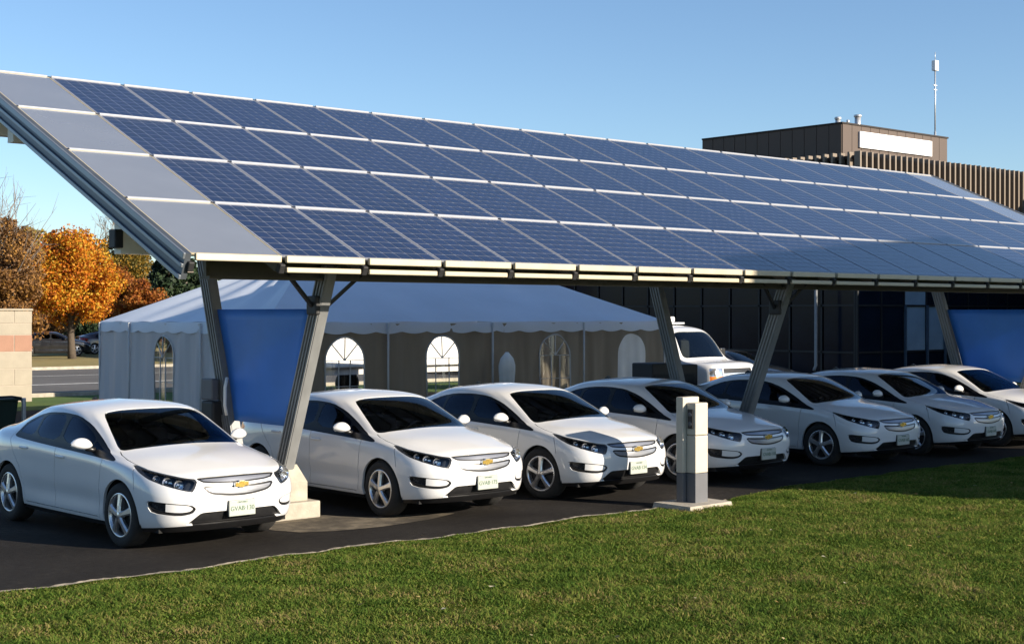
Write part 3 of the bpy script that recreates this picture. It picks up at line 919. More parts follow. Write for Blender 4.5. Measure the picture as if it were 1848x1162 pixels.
    ib.box(-.74, .74, 1.20 - YC, 3.9 - YC, .31, .37)
    ib.box(-.75, .75, 1.05 - YC, 1.25 - YC, .31, .86)
    ib.box(-.72, .72, 3.62 - YC, 3.9 - YC, .37, .98)
    for s in (-1, 1): ib.box(s * .79 - .035, s * .79 + .02, 1.4 - YC, 3.7 - YC, .35, .90)
    ib.cbox(-.70, .70, 1.30 - YC, 1.78 - YC, .70, .955, .06)
    ib.cbox(-.13, .13, 1.7 - YC, 2.9 - YC, .37, .62, .04)
    ib.build("cabin_floor", M_seat, root)
    for x in (-.37, .37):
        seat(root, x, 2.25 - YC, M_seat)
        seat(root, x, 3.10 - YC, M_seat, .52)
    sw = MB()
    c = Vector((.37, 1.90 - YC, .86)); ax = Matrix.Rotation(R(-65), 4, 'X')
    sw.tube([c + ax @ Vector((.185 * math.cos(t), .185 * math.sin(t), 0)) for t in np.linspace(0, 2 * math.pi, 25)], .016, 6)
    sw.bar(c + ax @ Vector((-.18, 0, 0)), c + ax @ Vector((.18, 0, 0)), .05, .02)
    sw.tube([c, c + Vector((0, -.2, -.07))], .03, 8)
    sw.build("steering_wheel", M_trim, root)
    MB().cbox(-.11, .11, 1.86 - YC, 1.90 - YC, 1.215, 1.275, .012).build("rear_view_mirror", M_trim, root)
    for s in (-1, 1):
        for xa in (AX_F, AX_R):
            wheel_parts(root, s, xa - YC)
    return root

# ------------------------------------------------------------------ solar canopy
M_alu = mat("canopy_aluminium", (.44, .385, .27), .45, metal=.1, var=.07, scale=4)
M_steel = mat("galvanised_post", (.20, .205, .205), .55, metal=.2, var=.16, scale=5, stretch=(1, 1, .3))
M_edge = mat("edge_rafter_steel", (.10, .115, .135), .45, metal=.55, var=.12, scale=4)
M_blk = mat("black_clamp", (.015, .015, .016), .6, var=.2, scale=10)
M_beam = mat("beam_steel", (.085, .08, .06), .6, metal=.1, var=.15, scale=3)
M_cream = mat("purlin_cream", (.85, .78, .62), .6, var=.1, scale=3)
M_back = mat("panel_backsheet", (.26, .28, .34), .35, var=.06, scale=3, coat=.6)
M_under2 = mat("panel_underside", (.30, .30, .30), .7, var=.05, scale=3)

def cell_material():
    m, nt, b = nodes_of("polycrystal_cells"); L = nt.links.new
    g = nt.nodes.new("ShaderNodeNewGeometry"); oi = nt.nodes.new("ShaderNodeObjectInfo")
    tc = nt.nodes.new("ShaderNodeTexCoord")
    vo = nt.nodes.new("ShaderNodeTexVoronoi"); vo.inputs["Scale"].default_value = 55
    L(tc.outputs["Object"], vo.inputs["Vector"])
    mr = nt.nodes.new("ShaderNodeMix"); mr.data_type = 'RGBA'
    mr.inputs["A"].default_value = (.006, .009, .030, 1); mr.inputs["B"].default_value = (.013, .019, .058, 1)
    ad = nt.nodes.new("ShaderNodeMath"); ad.operation = 'MULTIPLY_ADD'; ad.inputs[1].default_value = .55
    L(g.outputs["Random Per Island"], ad.inputs[0])
    vm = nt.nodes.new("ShaderNodeMath"); vm.operation = 'MULTIPLY'; vm.inputs[1].default_value = .30
    sp = nt.nodes.new("ShaderNodeSeparateColor"); L(vo.outputs["Color"], sp.inputs[0]); L(sp.outputs[0], vm.inputs[0])
    om = nt.nodes.new("ShaderNodeMath"); om.operation = 'MULTIPLY_ADD'; om.inputs[1].default_value = .30
    L(oi.outputs["Random"], om.inputs[0]); L(vm.outputs[0], om.inputs[2]); L(om.outputs[0], ad.inputs[2])
    L(ad.outputs[0], mr.inputs["Factor"]); L(mr.outputs["Result"], b.inputs["Base Color"])
    b.inputs["Roughness"].default_value = .35
    b.inputs["Coat Weight"].default_value = 1.0
    n2 = nt.nodes.new("ShaderNodeTexNoise"); n2.inputs["Scale"].default_value = 1.2
    L(tc.outputs["Object"], n2.inputs["Vector"])
    r2 = nt.nodes.new("ShaderNodeMapRange"); r2.inputs["To Min"].default_value = .05; r2.inputs["To Max"].default_value = .14
    L(n2.outputs["Fac"], r2.inputs["Value"]); L(r2.outputs[0], b.inputs["Coat Roughness"])
    return m
M_cell = cell_material()
M_frost = mat("frosted_grey_glass", (.20, .215, .24), .20, var=.05, scale=1.2, coat=.8, bump=.01, bscale=2)

PITCH, ROW, TH = 1.048, 1.575, R(24.0)
CX0, CY0, CZ0 = 7.02, 12.83, 3.00
NCOL, NROW = 21, 4
canopy = empty("solar_canopy", (CX0, CY0, 0))
tag(canopy, "long tilted canopy roof of blue solar panels on leaning steel posts above the cars", "solar canopy")
def cv(u, v, n=0.0):
    """point on the canopy plane in the canopy's own coordinates"""
    return Vector((u, v * math.cos(TH) - n * math.sin(TH), CZ0 + v * math.sin(TH) + n * math.cos(TH)))

pw, ph = PITCH - .012, ROW - .046
pan = MB(); pan.box(0.012, pw - .012, .012, ph - .012, -.012, .004)
me_pan = pan.mesh("solar_panel", M_back)
fr = MB()
fr.box(0, .012, 0, ph, -.036, .008); fr.box(pw - .012, pw, 0, ph, -.036, .008)
fr.box(.012, pw - .012, 0, .012, -.036, .008); fr.box(.012, pw - .012, ph - .012, ph, -.036, .008)
me_fr = fr.mesh("panel_frame", mat("panel_frame_grey", (.29, .30, .33), .4, metal=.3, var=.06, scale=4))
ce = MB()
cw, chh = (pw - .05) / 6, (ph - .05) / 9
for i in range(6):
    for j in range(9):
        x, y = .025 + i * cw, .025 + j * chh
        a = .0055; k = .006
        ce.add([(x + a + k, y + a, .0065), (x + cw - a - k, y + a, .0065), (x + cw - a, y + a + k, .0065), (x + cw - a, y + chh - a - k, .0065), (x + cw - a - k, y + chh - a, .0065), (x + a + k, y + chh - a, .0065), (x + a, y + chh - a - k, .0065), (x + a, y + a + k, .0065)], [(0, 1, 2, 3, 4, 5, 6, 7)])
me_ce = ce.mesh("cell_array", M_cell, fix=False)
fg = MB(); fg.box(.012, pw - .012, .012, ph - .012, -.010, .005)
me_fg = fg.mesh("frosted_panel", M_frost)
fg2 = MB(); fg2.box(0, .012, 0, ph, -.03, .008); fg2.box(pw - .012, pw, 0, ph, -.03, .008); fg2.box(.012, pw - .012, 0, .012, -.03, .008); fg2.box(.012, pw - .012, ph - .012, ph, -.03, .008)
me_fg2 = fg2.mesh("panel_frame_thin", M_alu)
cap = MB(); cap.cbox(.028, PITCH - .028, -.017, .017, -.02, .021, .005)
me_cap = cap.mesh("row_cap", mat("row_cap_white_aluminium", (.42, .43, .46), .35, metal=.1, var=.04, scale=4))
clp = MB(); clp.cbox(-.024, .024, -.026, .026, -.03, .008, .006)
me_clp = clp.mesh("panel_clamp", M_blk)
for c in range(NCOL):
    for r_ in range(NROW):
        loc = cv(c * PITCH + .006, r_ * ROW + .023)
        if c == 0 or c == NCOL - 1:
            p = link("frosted_panel", me_fg, canopy, loc, (TH, 0, 0)); link("panel_frame", me_fg2, p)
        else:
            p = link("solar_panel", me_pan, canopy, loc, (TH + random.uniform(-.0012, .0012), 0, 0))
            link("panel_frame", me_fr, p); link("cell_array", me_ce, p)
        if r_ > 0: link("row_cap", me_cap, canopy, cv(c * PITCH, r_ * ROW), (TH, 0, 0))
    link("top_cap", me_cap, canopy, cv(c * PITCH, NROW * ROW + .01), (TH, 0, 0))
for c in range(NCOL + 1):
    for r_ in range(1, NROW + 1):
        link("panel_clamp", me_clp, canopy, cv(c * PITCH, r_ * ROW), (TH, 0, 0))
# rafters under every joint, with a dark open end at the front
raf = MB(); raf.box(-.03, .03, .02, NROW * ROW - .02, -.17, -.042)
me_raf = raf.mesh("rafter", M_beam)
end = MB(); end.cbox(-.034, .034, -.060, .018, -.165, -.062, .012)
me_end = end.mesh("rafter_end", M_blk)
gut = MB(); gut.cbox(.03, PITCH - .03, -.050, -.004, -.060, .014, .010)
me_gut = gut.mesh("front_rail", M_alu)
gut2 = MB(); gut2.cbox(.055, PITCH - .055, -.012, .030, -.160, -.105, .010)
me_gut2 = gut2.mesh("lower_rail", M_alu)
for c in range(NCOL + 1):
    if 0 < c < NCOL: link("rafter", me_raf, canopy, cv(c * PITCH, 0), (TH, 0, 0))
    e = link("rafter_end", me_end, canopy, cv(c * PITCH, 0), (TH, 0, 0))
    if c < NCOL:
        link("front_rail", me_gut, canopy, cv(c * PITCH, 0))
        if c: link("lower_rail", me_gut2, canopy, cv(c * PITCH, 0))
# grooved edge rafters at both ends
for u, s in ((0, -1), (NCOL * PITCH, 1)):
    m = MB()
    m.box(min(s * .006, s * .07), max(s * .006, s * .07), -.02, NROW * ROW + .03, -.26, .014)
    o = m.build("edge_rafter", M_edge, canopy, cv(u, 0), (TH, 0, 0))
    for z0, z1 in ((-.045, .020), (-.135, -.095), (-.262, -.215)):
        MB().cbox(min(s * .068, s * .095), max(s * .068, s * .095), -.022, NROW * ROW + .032, z0, z1, .006).build("edge_rib", mat("edge_rib_alu", (.21, .235, .265), .4, metal=.5, var=.1, scale=4), o)
# beams along the row
def beam(nm, y, z0, z1, w, x0, x1, m):
    b = MB()
    b.box(x0 - CX0, x1 - CX0, y - w / 2 - CY0, y + w / 2 - CY0, z1 - .03, z1)
    b.box(x0 - CX0, x1 - CX0, y - w / 2 - CY0, y + w / 2 - CY0, z0, z0 + .03)
    ww = .03 if nm == 'front_beam' else w / 2 - .004
    b.box(x0 - CX0, x1 - CX0, y - ww - CY0, y + ww - CY0, z0 + .03, z1 - .03)
    return b.build(nm, m, canopy)
XE = CX0 + NCOL * PITCH
beam("front_beam", 13.90, 2.79, 3.14, .20, CX0 + .75, XE - .6, M_beam)
beam("purlin", 14.55, 3.06, 3.44, .16, CX0 + .06, XE - .1, M_cream)
beam("upper_purlin", 17.45, 4.52, 4.82, .18, CX0 + .06, XE - .1, M_cream)
beam("ridge_purlin", 18.05, 4.66, 5.06, .14, CX0 + .02, XE - .1, M_cream)
for y, z in ((14.55, 3.24), (18.05, 4.84)):
    MB().cbox(-.02, .08, y - .10 - CY0, y + .05 - CY0, z - .12, z + .08, .01).build("end_bracket", M_blk, canopy)
# leaning posts
def grooved_post(nm, p, q, w=.11, d=.20):
    p = Vector(p) - Vector((CX0, CY0, 0)); q = Vector(q) - Vector((CX0, CY0, 0))
    m = MB(); m.bar(p, q, d, w, up=(1, 0, 0))
    ax = (q - p).normalized(); nrm = Vector((1, 0, 0)).cross(ax).normalized()
    o = m.build(nm, M_steel, canopy)
    for k in (-.082, -.028, .028, .082):       # ribs on the -X and +X faces
        for s in (-1, 1):
            off = Vector((s * (w / 2 + .010 if False else d / 2 + .010), 0, 0)) * 1.0
            b = MB(); b.bar(p + nrm * k + Vector((s * (w / 2 + .006), 0, 0)), q + nrm * k + Vector((s * (w / 2 + .006), 0, 0)), .022, .022, up=(1, 0, 0))
            b.build("post_rib", M_steel, o)
    return o
POSTX = [9.30, 9.30 + 8 * PITCH, 9.30 + 16 * PITCH]
fY = lambda z: 14.70 - .392 * (z - .68)
rY = lambda z: 15.99 + .310 * (z - 1.07)
for x in POSTX:
    grooved_post("front_post", (x, fY(.55), .55), (x, fY(2.98), 2.98))
    grooved_post("rear_post", (x, rY(.55), .55), (x, rY(4.70), 4.70))
    # stepped concrete footing
    f = MB(); f.cbox(x - .33 - CX0, x + .30 - CX0, 14.42 - CY0, 16.55 - CY0, 0, .20, .015)
    f.build("footing_slab", M_conc, canopy)
    p = MB()
    y0, y1 = 14.55 - CY0, 16.3 - CY0
    vs = [(x - .20 - CX0, y0, .20), (x + .20 - CX0, y0, .20), (x + .20 - CX0, y1, .20), (x - .20 - CX0, y1, .20),
          (x - .20 - CX0, y0, .42), (x + .20 - CX0, y0, .42), (x + .20 - CX0, y1, .50), (x - .20 - CX0, y1, .50),
          (x - .13 - CX0, y0 + .12, .62), (x + .13 - CX0, y0 + .12, .62), (x + .13 - CX0, y1 - .12, .66), (x - .13 - CX0, y1 - .12, .66)]
    p.add(vs, [(0, 3, 2, 1), (0, 1, 5, 4), (1, 2, 6, 5), (2, 3, 7, 6), (3, 0, 4, 7), (4, 5, 9, 8), (5, 6, 10, 9), (6, 7, 11, 10), (7, 4, 8, 11), (8, 9, 10, 11)])
    p.build("footing_plinth", M_conc, canopy)
    zc = 2.50
    m = MB(); m.cbox(x - .115 - CX0, x - .05 - CX0, fY(zc) - .10 - CY0, fY(zc) + .11 - CY0, zc - .10, zc + .12, .02)
    m.build("brace_collar", M_blk, canopy)
    for s in (-1, 1):
        m = MB(); m.bar((x + s * .10 - CX0, fY(zc) - CY0, zc), (x + s * .52 - CX0, 13.88 - CY0, 2.88), .04, .04)
        m.build("brace", M_blk, canopy)

# ------------------------------------------------------------------ blue banners between the post pairs
M_blue = mat("blue_banner_cloth", (.042, .20, .60), .45, var=.10, scale=1.2, bump=.05, bscale=2.5, trans=.25)
def banner(x, lab, z0, z1):
    a0, a1 = fY(z0) + .11, rY(z0) - .11
    b0, b1 = fY(z1) + .11, rY(z1) - .11
    n = 10; vs = []; fs = []
    for i in range(n + 1):
        t = i / n
        for j in range(n + 1):
            s = j / n
            y = (a0 + (b0 - a0) * t) * (1 - s) + (a1 + (b1 - a1) * t) * s
            z = z0 + (z1 - z0) * t
            dx = .018 * math.sin(s * 7 + t * 2.2) * math.sin(t * 3.0)
            vs.append((dx, y - fY(1.5), z))
    for i in range(n):
        for j in range(n): fs.append((i * 11 + j, i * 11 + j + 1, i * 11 + 12 + j, i * 11 + 11 + j))
    b = MB().add(vs, fs, True)
    o = b.build("banner", M_blue, None, (x, fY(1.5), 0))
    md = o.modifiers.new("thickness", 'SOLIDIFY'); md.thickness = .006
    return tag(o, lab, "banner", "blue banners between the post pairs")
banner(POSTX[0], "plain blue banner stretched between the leaning posts nearest the tent corner", 1.08, 2.47)
banner(POSTX[2], "plain blue banner between the farthest post pair, cut off by the right edge", 1.08, 2.50)

# ------------------------------------------------------------------ white marquee tent
M_tent = mat("tent_vinyl_roof", (.74, .80, .88), .55, var=.05, scale=.8, bump=.06, bscale=1.5, trans=.12)
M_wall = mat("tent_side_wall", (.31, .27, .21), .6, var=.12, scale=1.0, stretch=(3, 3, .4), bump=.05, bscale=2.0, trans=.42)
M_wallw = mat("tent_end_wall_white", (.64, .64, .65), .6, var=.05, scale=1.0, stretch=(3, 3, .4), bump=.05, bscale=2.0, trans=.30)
M_vinyl = glass_mat("clear_window_vinyl", (.86, .87, .86), rough=.08)
M_white = mat("white_cloth", (.78, .77, .74), .7, var=.05, scale=3)
M_bar = mat("tent_window_bar", (.55, .54, .52), .6, var=.1)
TX0, TX1, TY0, TY1 = 14.15, 24.95, 23.05, 29.90
TZ, TR = 2.25, 3.85
tent = empty("marquee_tent", ((TX0 + TX1) / 2, (TY0 + TY1) / 2, 0))
tag(tent, "white party tent with arched windows behind the solar canopy", "tent")
tcx, tcy = (TX0 + TX1) / 2, (TY0 + TY1) / 2
hx, hy = (TX1 - TX0) / 2, (TY1 - TY0) / 2
rx = hx - hy * .95
def tent_face(c0, c1, r0, r1, n=28, m=14):
    """one sagging roof slope from eave c0-c1 to ridge r0-r1"""
    c0, c1, r0, r1 = map(Vector, (c0, c1, r0, r1))
    vs = []; fs = []
    for i in range(m + 1):
        t = i / m
        for j in range(n + 1):
            s = j / n
            p = (c0.lerp(c1, s)).lerp(r0.lerp(r1, s), t)
            sag = .10 * math.sin(math.pi * t) * (1 - .25 * math.cos(s * math.pi * 8))
            wr = .012 * math.sin(s * 37 + t * 5) * (1 - t) ** 2
            e = min(s, 1 - s) * 8
            p.z -= (sag + wr) * min(1, e + .15)
            vs.append(p)
    for i in range(m):
        for j in range(n): fs.append((i * (n + 1) + j, i * (n + 1) + j + 1, (i + 1) * (n + 1) + j + 1, (i + 1) * (n + 1) + j))
    return vs, fs
C4 = [(-hx, -hy, TZ), (hx, -hy, TZ), (hx, hy, TZ), (-hx, hy, TZ)]
Rl, Rr = (-rx, 0, TR), (rx, 0, TR)
for c0, c1, r0, r1 in ((C4[0], C4[1], Rl, Rr), (C4[1], C4[2], Rr, Rr), (C4[2], C4[3], Rr, Rl), (C4[3], C4[0], Rl, Rl)):
    vs, fs = tent_face(c0, c1, r0, r1)
    MB().add(vs, fs, True).build("roof_slope", M_tent, tent)
def valance(p, q):
    p = Vector(p); q = Vector(q); L = (q - p).length; n = int(L / .06)
    vs = []; fs = []
    out = Vector(((q - p).y, -(q - p).x, 0)).normalized()
    for i in range(n + 1):
        s = i / n; b = p.lerp(q, s)
        sc = .045 * abs(math.sin(s * L * math.pi / .62))
        o = out * (.03 + .012 * math.sin(s * L * 4))
        vs += [b + out * .012, b + Vector((0, 0, -.10)) + o, b + Vector((0, 0, -.185 - sc)) + o]
    for i in range(n):
        for k in range(2): fs.append((i * 3 + k, i * 3 + 3 + k, i * 3 + 4 + k, i * 3 + 1 + k))
    MB().add(vs, fs, True).build("valance", M_tent, tent)
for a, b in ((0, 1), (1, 2), (2, 3), (3, 0)): valance(C4[a], C4[b])
ARCH_W, ARCH_B, ARCH_S = .44, .55, 1.52          # half width, bottom, spring height of the window arch
def arch_pts(xc, n=14):
    return [(xc - ARCH_W, ARCH_B), (xc + ARCH_W, ARCH_B)] + [(xc + ARCH_W * math.cos(math.pi * k / n), ARCH_S + ARCH_W * 1.02 * math.sin(math.pi * k / n)) for k in range(n + 1)]
def tent_wall(p, q, arches, seams, fabric=None, flap=None):
    """fabric wall from p to q with arched openings cut along their outline, hanging in soft folds"""
    p = Vector(p); q = Vector(q); L = (q - p).length
    d = (q - p) / L; out = Vector((d.y, -d.x, 0))
    nx, nz = int(L / .055), 30
    X, Z = np.meshgrid(np.linspace(0, L, nx + 1), np.linspace(0.01, TZ - .03, nz + 1))
    A = np.zeros((X.size, 7)); A[:, 0] = X.ravel(); A[:, 2] = Z.ravel()
    i = np.arange((nx + 1) * (nz + 1)).reshape(nz + 1, nx + 1)
    a, b, c, e = i[:-1, :-1].ravel(), i[:-1, 1:].ravel(), i[1:, 1:].ravel(), i[1:, :-1].ravel()
    T = np.vstack([np.stack([a, b, c], 1), np.stack([a, c, e], 1)])
    for xc in arches: A, T = split_mesh(A, T, poly_sdf(A[:, 0], A[:, 2], arch_pts(xc)))
    C = A[T].mean(axis=1); inside = np.zeros(len(T), bool)
    for xc in arches: inside |= poly_sdf(C[:, 0], C[:, 2], arch_pts(xc)) < 0
    def place(A):
        x, z = A[:, 0], A[:, 2]
        f = .036 * np.sin(x * 9.0 + .6 * np.sin(z * 2)) * (1.2 - z / TZ * .7) + .022 * np.sin(x * 23 + z + 1.5 * np.sin(x * 3.1)) * (1.1 - z / TZ)
        f += .05 * np.sin(x * 1.9 + .5) * (1 - z / TZ)
        W = np.array(p)[None, :] * 0 + np.outer(x, np.array(d)) + np.array(p)[None, :]
        W = W + np.outer(f, np.array(out)); W[:, 2] = z
        return W
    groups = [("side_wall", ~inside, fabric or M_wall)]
    for xc in arches: groups.append(("door_flap" if xc == flap else "window_vinyl", inside & (np.abs(C[:, 0] - xc) < ARCH_W + .02), M_white if xc == flap else M_vinyl))
    for nm, sel, m in groups:
        if not sel.any(): continue
        u, inv = np.unique(T[sel].ravel(), return_inverse=True)
        o = link(nm, np_mesh(nm, place(A[u]), inv.reshape(-1, 3), m, True), tent)
    for xc in arches:
        if xc == flap: continue
        def PT(x, z): return place(np.array([[x, 0, z, 0, 0, 0, 0]]))[0] + np.array(out) * .012
        bar = MB()
        ap = arch_pts(xc) + [arch_pts(xc)[0]]
        bar.tube([PT(*w) for w in ap], .016, 6)
        bar.bar(PT(xc - ARCH_W, ARCH_S), PT(xc + ARCH_W, ARCH_S), .022, .012)
        bar.bar(PT(xc - ARCH_W, 1.02), PT(xc + ARCH_W, 1.02), .022, .012)
        for k in (-.15, .15): bar.bar(PT(xc + k, ARCH_B), PT(xc + k, ARCH_S), .02, .012, up=(0, 1, 0))
        for k in (45, 90, 135): bar.bar(PT(xc, ARCH_S), PT(xc + ARCH_W * math.cos(R(k)), ARCH_S + ARCH_W * math.sin(R(k))), .02, .012, up=(0, 1, 0))
        bar.build("window_bars", M_bar, tent)
    for x in seams:
        w = Vector(p) + d * x + out * .05
        MB().tube([(w.x, w.y, 0), (w.x, w.y, TZ - .02)], .022, 8).build("tent_pole", M_bar, tent)
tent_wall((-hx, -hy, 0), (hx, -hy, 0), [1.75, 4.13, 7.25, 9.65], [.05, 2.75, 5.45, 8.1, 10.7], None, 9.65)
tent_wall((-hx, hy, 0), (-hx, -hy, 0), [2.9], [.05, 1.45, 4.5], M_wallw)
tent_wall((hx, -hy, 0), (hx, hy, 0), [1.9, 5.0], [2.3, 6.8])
for x in (-hx + 2.7, -hx + 5.4, -hx + 8.1): MB().tube([(x, hy, 0), (x, hy, TZ - .02)], .022, 8).build("tent_pole", M_bar, tent)
# things standing in and by the tent
def cloth_column(name, x, y, h, r0, lab):
    """a white cloth gathered at the top and draped to the floor"""
    vs = []; fs = []; n = 40; m = 12
    for i in range(m + 1):
        t = i / m
        for k in range(n):
            a = 2 * math.pi * k / n
            rr = r0 * (1.0 - .38 * t + .12 * math.sin(t * 9)) * (1 if t < .8 else math.sqrt(max(1 - ((t - .8) / .205) ** 2, .01))) * (1 + .14 * (1 - t) * math.sin(a * 9) + .06 * math.sin(a * 4 + 1))
            vs.append((rr * math.cos(a), rr * math.sin(a) * .7, h * t))
    for i in range(m):
        for k in range(n): fs.append((i * n + k, i * n + (k + 1) % n, (i + 1) * n + (k + 1) % n, (i + 1) * n + k))
    fs.append(tuple(m * n + k for k in range(n)))
    o = MB().add(vs, fs, True).build(name, M_white, None, (x, y, 0))
    return tag(o, lab, "cloth")
cloth_column("draped_cloth", 19.75, 22.72, 1.62, .26, "tall white draped cloth standing before the tent wall between two arched windows")

# white box trailer parked behind the open back of the tent, seen through the windows
tl = empty("box_trailer", (25.0, 34.3, 0)); tag(tl, "white box trailer seen through the tent's arched windows", "trailer")
MB().cbox(-4.2, 3.6, -1.1, 1.1, .92, 3.0, .05).build("box_body", M_white, tl)
MB().box(-4.1, 3.5, -.9, .9, .72, .91).build("chassis", M_bar, tl)
for x in (-.6, .5):
    for y in (-1, 1): MB().lathe([(0, -.11), (.22, -.11), (.36, -.10), (.38, 0), (.36, .10), (.22, .11), (0, .11)], 'y', 24, (x, y * .95, .38)).build("wheel", M_tyre, tl)
for x in (-3.6, 3.0): MB().box(x - .06, x + .06, -.06, .06, 0, .72).build("prop_leg", M_bar, tl)

# ------------------------------------------------------------------ glazed building with brown fins
M_brown = mat("brown_cladding", (.070, .046, .033), .6, var=.10, scale=1.5, stretch=(1, 1, .2))
M_fin = mat("tan_fin", (.19, .148, .108), .6, var=.12, scale=1.2, stretch=(1, 1, .15))
M_recess = mat("dark_fin_recess", (.022, .016, .013), .8, var=.1, scale=2)
M_mull = mat("dark_mullion", (.005, .006, .008), .6, metal=.0, var=.15, scale=4)
M_bglass = mat("dark_curtain_glass", (.005, .010, .020), .12, var=.4, scale=.5, spec=.10)
M_bglass2 = mat("pale_door_glass", (.22, .32, .42), .2, var=.15, scale=.8)
M_sign = mat("blank_white_sign", (.82, .82, .82), .5, var=.02, scale=1)
M_metal = mat("vent_metal", (.55, .56, .57), .4, metal=.6, var=.1, scale=4)
BX, BY, BZT = 44.4, 31.4, 8.38
BX1, BY1 = 78.0, 64.0
bld = empty("glazed_building", (BX, BY, 0))
tag(bld, "two-storey building with dark glass ground floor and brown vertical fins", "building")
FZ = 4.3
MB().box(.35, BX1 - BX, .35, BY1 - BY, FZ, BZT - .25).build("upper_wall", M_recess, bld)
MB().box(.9, BX1 - BX - 1, .9, BY1 - BY, 0.02, FZ - .01).build("inner_core", M_recess, bld)
MB().box(.2, BX1 - BX, .2, BY1 - BY, BZT - .25, BZT - .12).build("roof", M_recess, bld)
fin = MB(); fin.cbox(-.05, .05, -.13, .13, FZ, BZT, .008); me_fin = fin.mesh("fin", M_fin)
n1 = 70
for k in range(n1):
    link("fin", me_fin, bld, (.10 + k * .37, .17, random.uniform(-.012, .012)))
fin2 = MB(); fin2.cbox(-.13, .13, -.05, .05, FZ, BZT, .008); me_fin2 = fin2.mesh("fin", M_fin)
for k in range(60):
    link("fin", me_fin2, bld, (.17, .55 + k * .37, random.uniform(-.012, .012)))
MB().box(-.02, BX1 - BX, -.02, .32, FZ - .32, FZ - .01).build("fascia", M_mull, bld)
MB().box(-.02, .32, .33, BY1 - BY, FZ - .32, FZ - .01).build("fascia", M_mull, bld)
# curtain wall: panes and mullions
PWID = 1.5
rows = ((.12, .95), (1.02, 2.70), (2.77, FZ - .34))
def pane_mesh(w, h, axis):
    m = MB()
    if axis == 'x': m.box(.035, w - .035, -.01, .01, 0, h)
    else: m.box(-.01, .01, .035, w - .035, 0, h)
    return m
pm = {}
for ax in 'xy':
    for q, (z0, z1) in enumerate(rows):
        pm[ax, q, 0] = pane_mesh(PWID, z1 - z0, ax).mesh("pane", M_bglass)
        pm[ax, q, 1] = pane_mesh(PWID, z1 - z0, ax).mesh("pale_pane", M_bglass2)
for k in range(20):
    for q, (z0, z1) in enumerate(rows):
        pale = 1 if (k == 2 and q >= 1) or (k == 3 and q == 1) else 0
        link("pane", pm['x', q, pale], bld, (.45 + k * PWID, .45 + random.uniform(-.004, .004), z0), (random.uniform(-.004, .004), 0, random.uniform(-.004, .004)))
    link_m = MB(); link_m.box(-.035, .035, -.05, .07, 0, FZ - .33); link_m.build("mullion", M_mull, bld, (.45 + k * PWID, .45, 0))
for k in range(20):
    for q, (z0, z1) in enumerate(rows):
        link("pane", pm['y', q, 0], bld, (.45 + random.uniform(-.004, .004), .47 + k * PWID, z0), (0, random.uniform(-.004, .004), random.uniform(-.004, .004)))
    link_m = MB(); link_m.box(-.05, .07, -.035, .035, 0, FZ - .33); link_m.build("mullion", M_mull, bld, (.45, .53 + k * PWID, 0))
for z in (.06, .985, 2.735):
    MB().box(.50, 30.4, .40, .50, z - .035, z + .035).build("transom", M_mull, bld)
    MB().box(.40, .50, .57, 30.4, z - .035, z + .035).build("transom", M_mull, bld)
# door leaf frame around the pale panes
for x in (3.45, 4.95, 6.2):
    MB().box(x - .05, x + .05, .33, .398, 0, 2.75).build("door_frame", mat("blue_grey_door_frame", (.05, .08, .12), .4, var=.1), bld)
# downpipe on the left face
dp = MB().tube([(-.12, 1.6, FZ - .1), (-.12, 1.6, 3.6), (-.30, 1.75, 3.3), (-.30, 1.75, .5), (-.42, 1.75, .3)], .06, 8)
dp.build("downpipe", mat("grey_downpipe", (.20, .21, .22), .6, var=.1), bld)
# unseen wing added beyond the right picture edge to shade the glass front
MB().box(57.4 - BX, BX1 - BX, 10.0 - BY, .30, .01, BZT - .26).build("shade_wing", M_brown, bld)
MB().box(57.2 - BX, BX1 - BX, 9.8 - BY, .18, BZT - .255, BZT - .10).build("shade_wing_roof", M_recess, bld)
# penthouse
pent = empty("roof_penthouse", (47.7, 34.6, BZT - .12)); tag(pent, "brown box penthouse with a blank white sign on the flat roof", "penthouse")
PWX, PWY, PH = 7.5, 7.3, 1.68
MB().box(.02, PWX, .02, PWY, 0, PH).build("wall_core", M_brown, pent)
k = 0
pl = MB(); pl.box(.012, PWX / 12 - .012, -.03, .018, 0.02, PH + .02); me_pl = pl.mesh("cladding_panel", M_brown)
for k in range(12): link("cladding_panel", me_pl, pent, (k * PWX / 12, 0, 0))
pl = MB(); pl.box(-.03, .018, .012, PWY / 12 - .012, .02, PH + .02); me_pl2 = pl.mesh("cladding_panel", M_brown)
for k in range(12): link("cladding_panel", me_pl2, pent, (0, k * PWY / 12, 0))
MB().cbox(-.07, PWX + .05, -.07, .05, PH + .021, PH + .09, .01).build("parapet_cap", M_recess, pent)
MB().cbox(-.07, .05, .051, PWY, PH + .021, PH + .09, .01).build("parapet_cap", M_recess, pent)
MB().cbox(1.05, 6.2, -.12, -.035, .83, 1.48, .01).build("sign_board", M_sign, pent)
for x, h, r in ((2.75, .66, .11), (3.45, .6, .05), (4.15, .88, .13)):
    m = MB().tube([(x, 2.2, PH + .0), (x, 2.2, PH + h)], r, 12)
    o = m.build("vent_pipe", M_metal, pent)
    MB().lathe([(r * 1.25, 0), (r * 1.35, .03), (r * 1.25, .09), (0, .11)], 'z', 12, (x, 2.2, PH + h)).build("vent_cowl", M_metal, o)
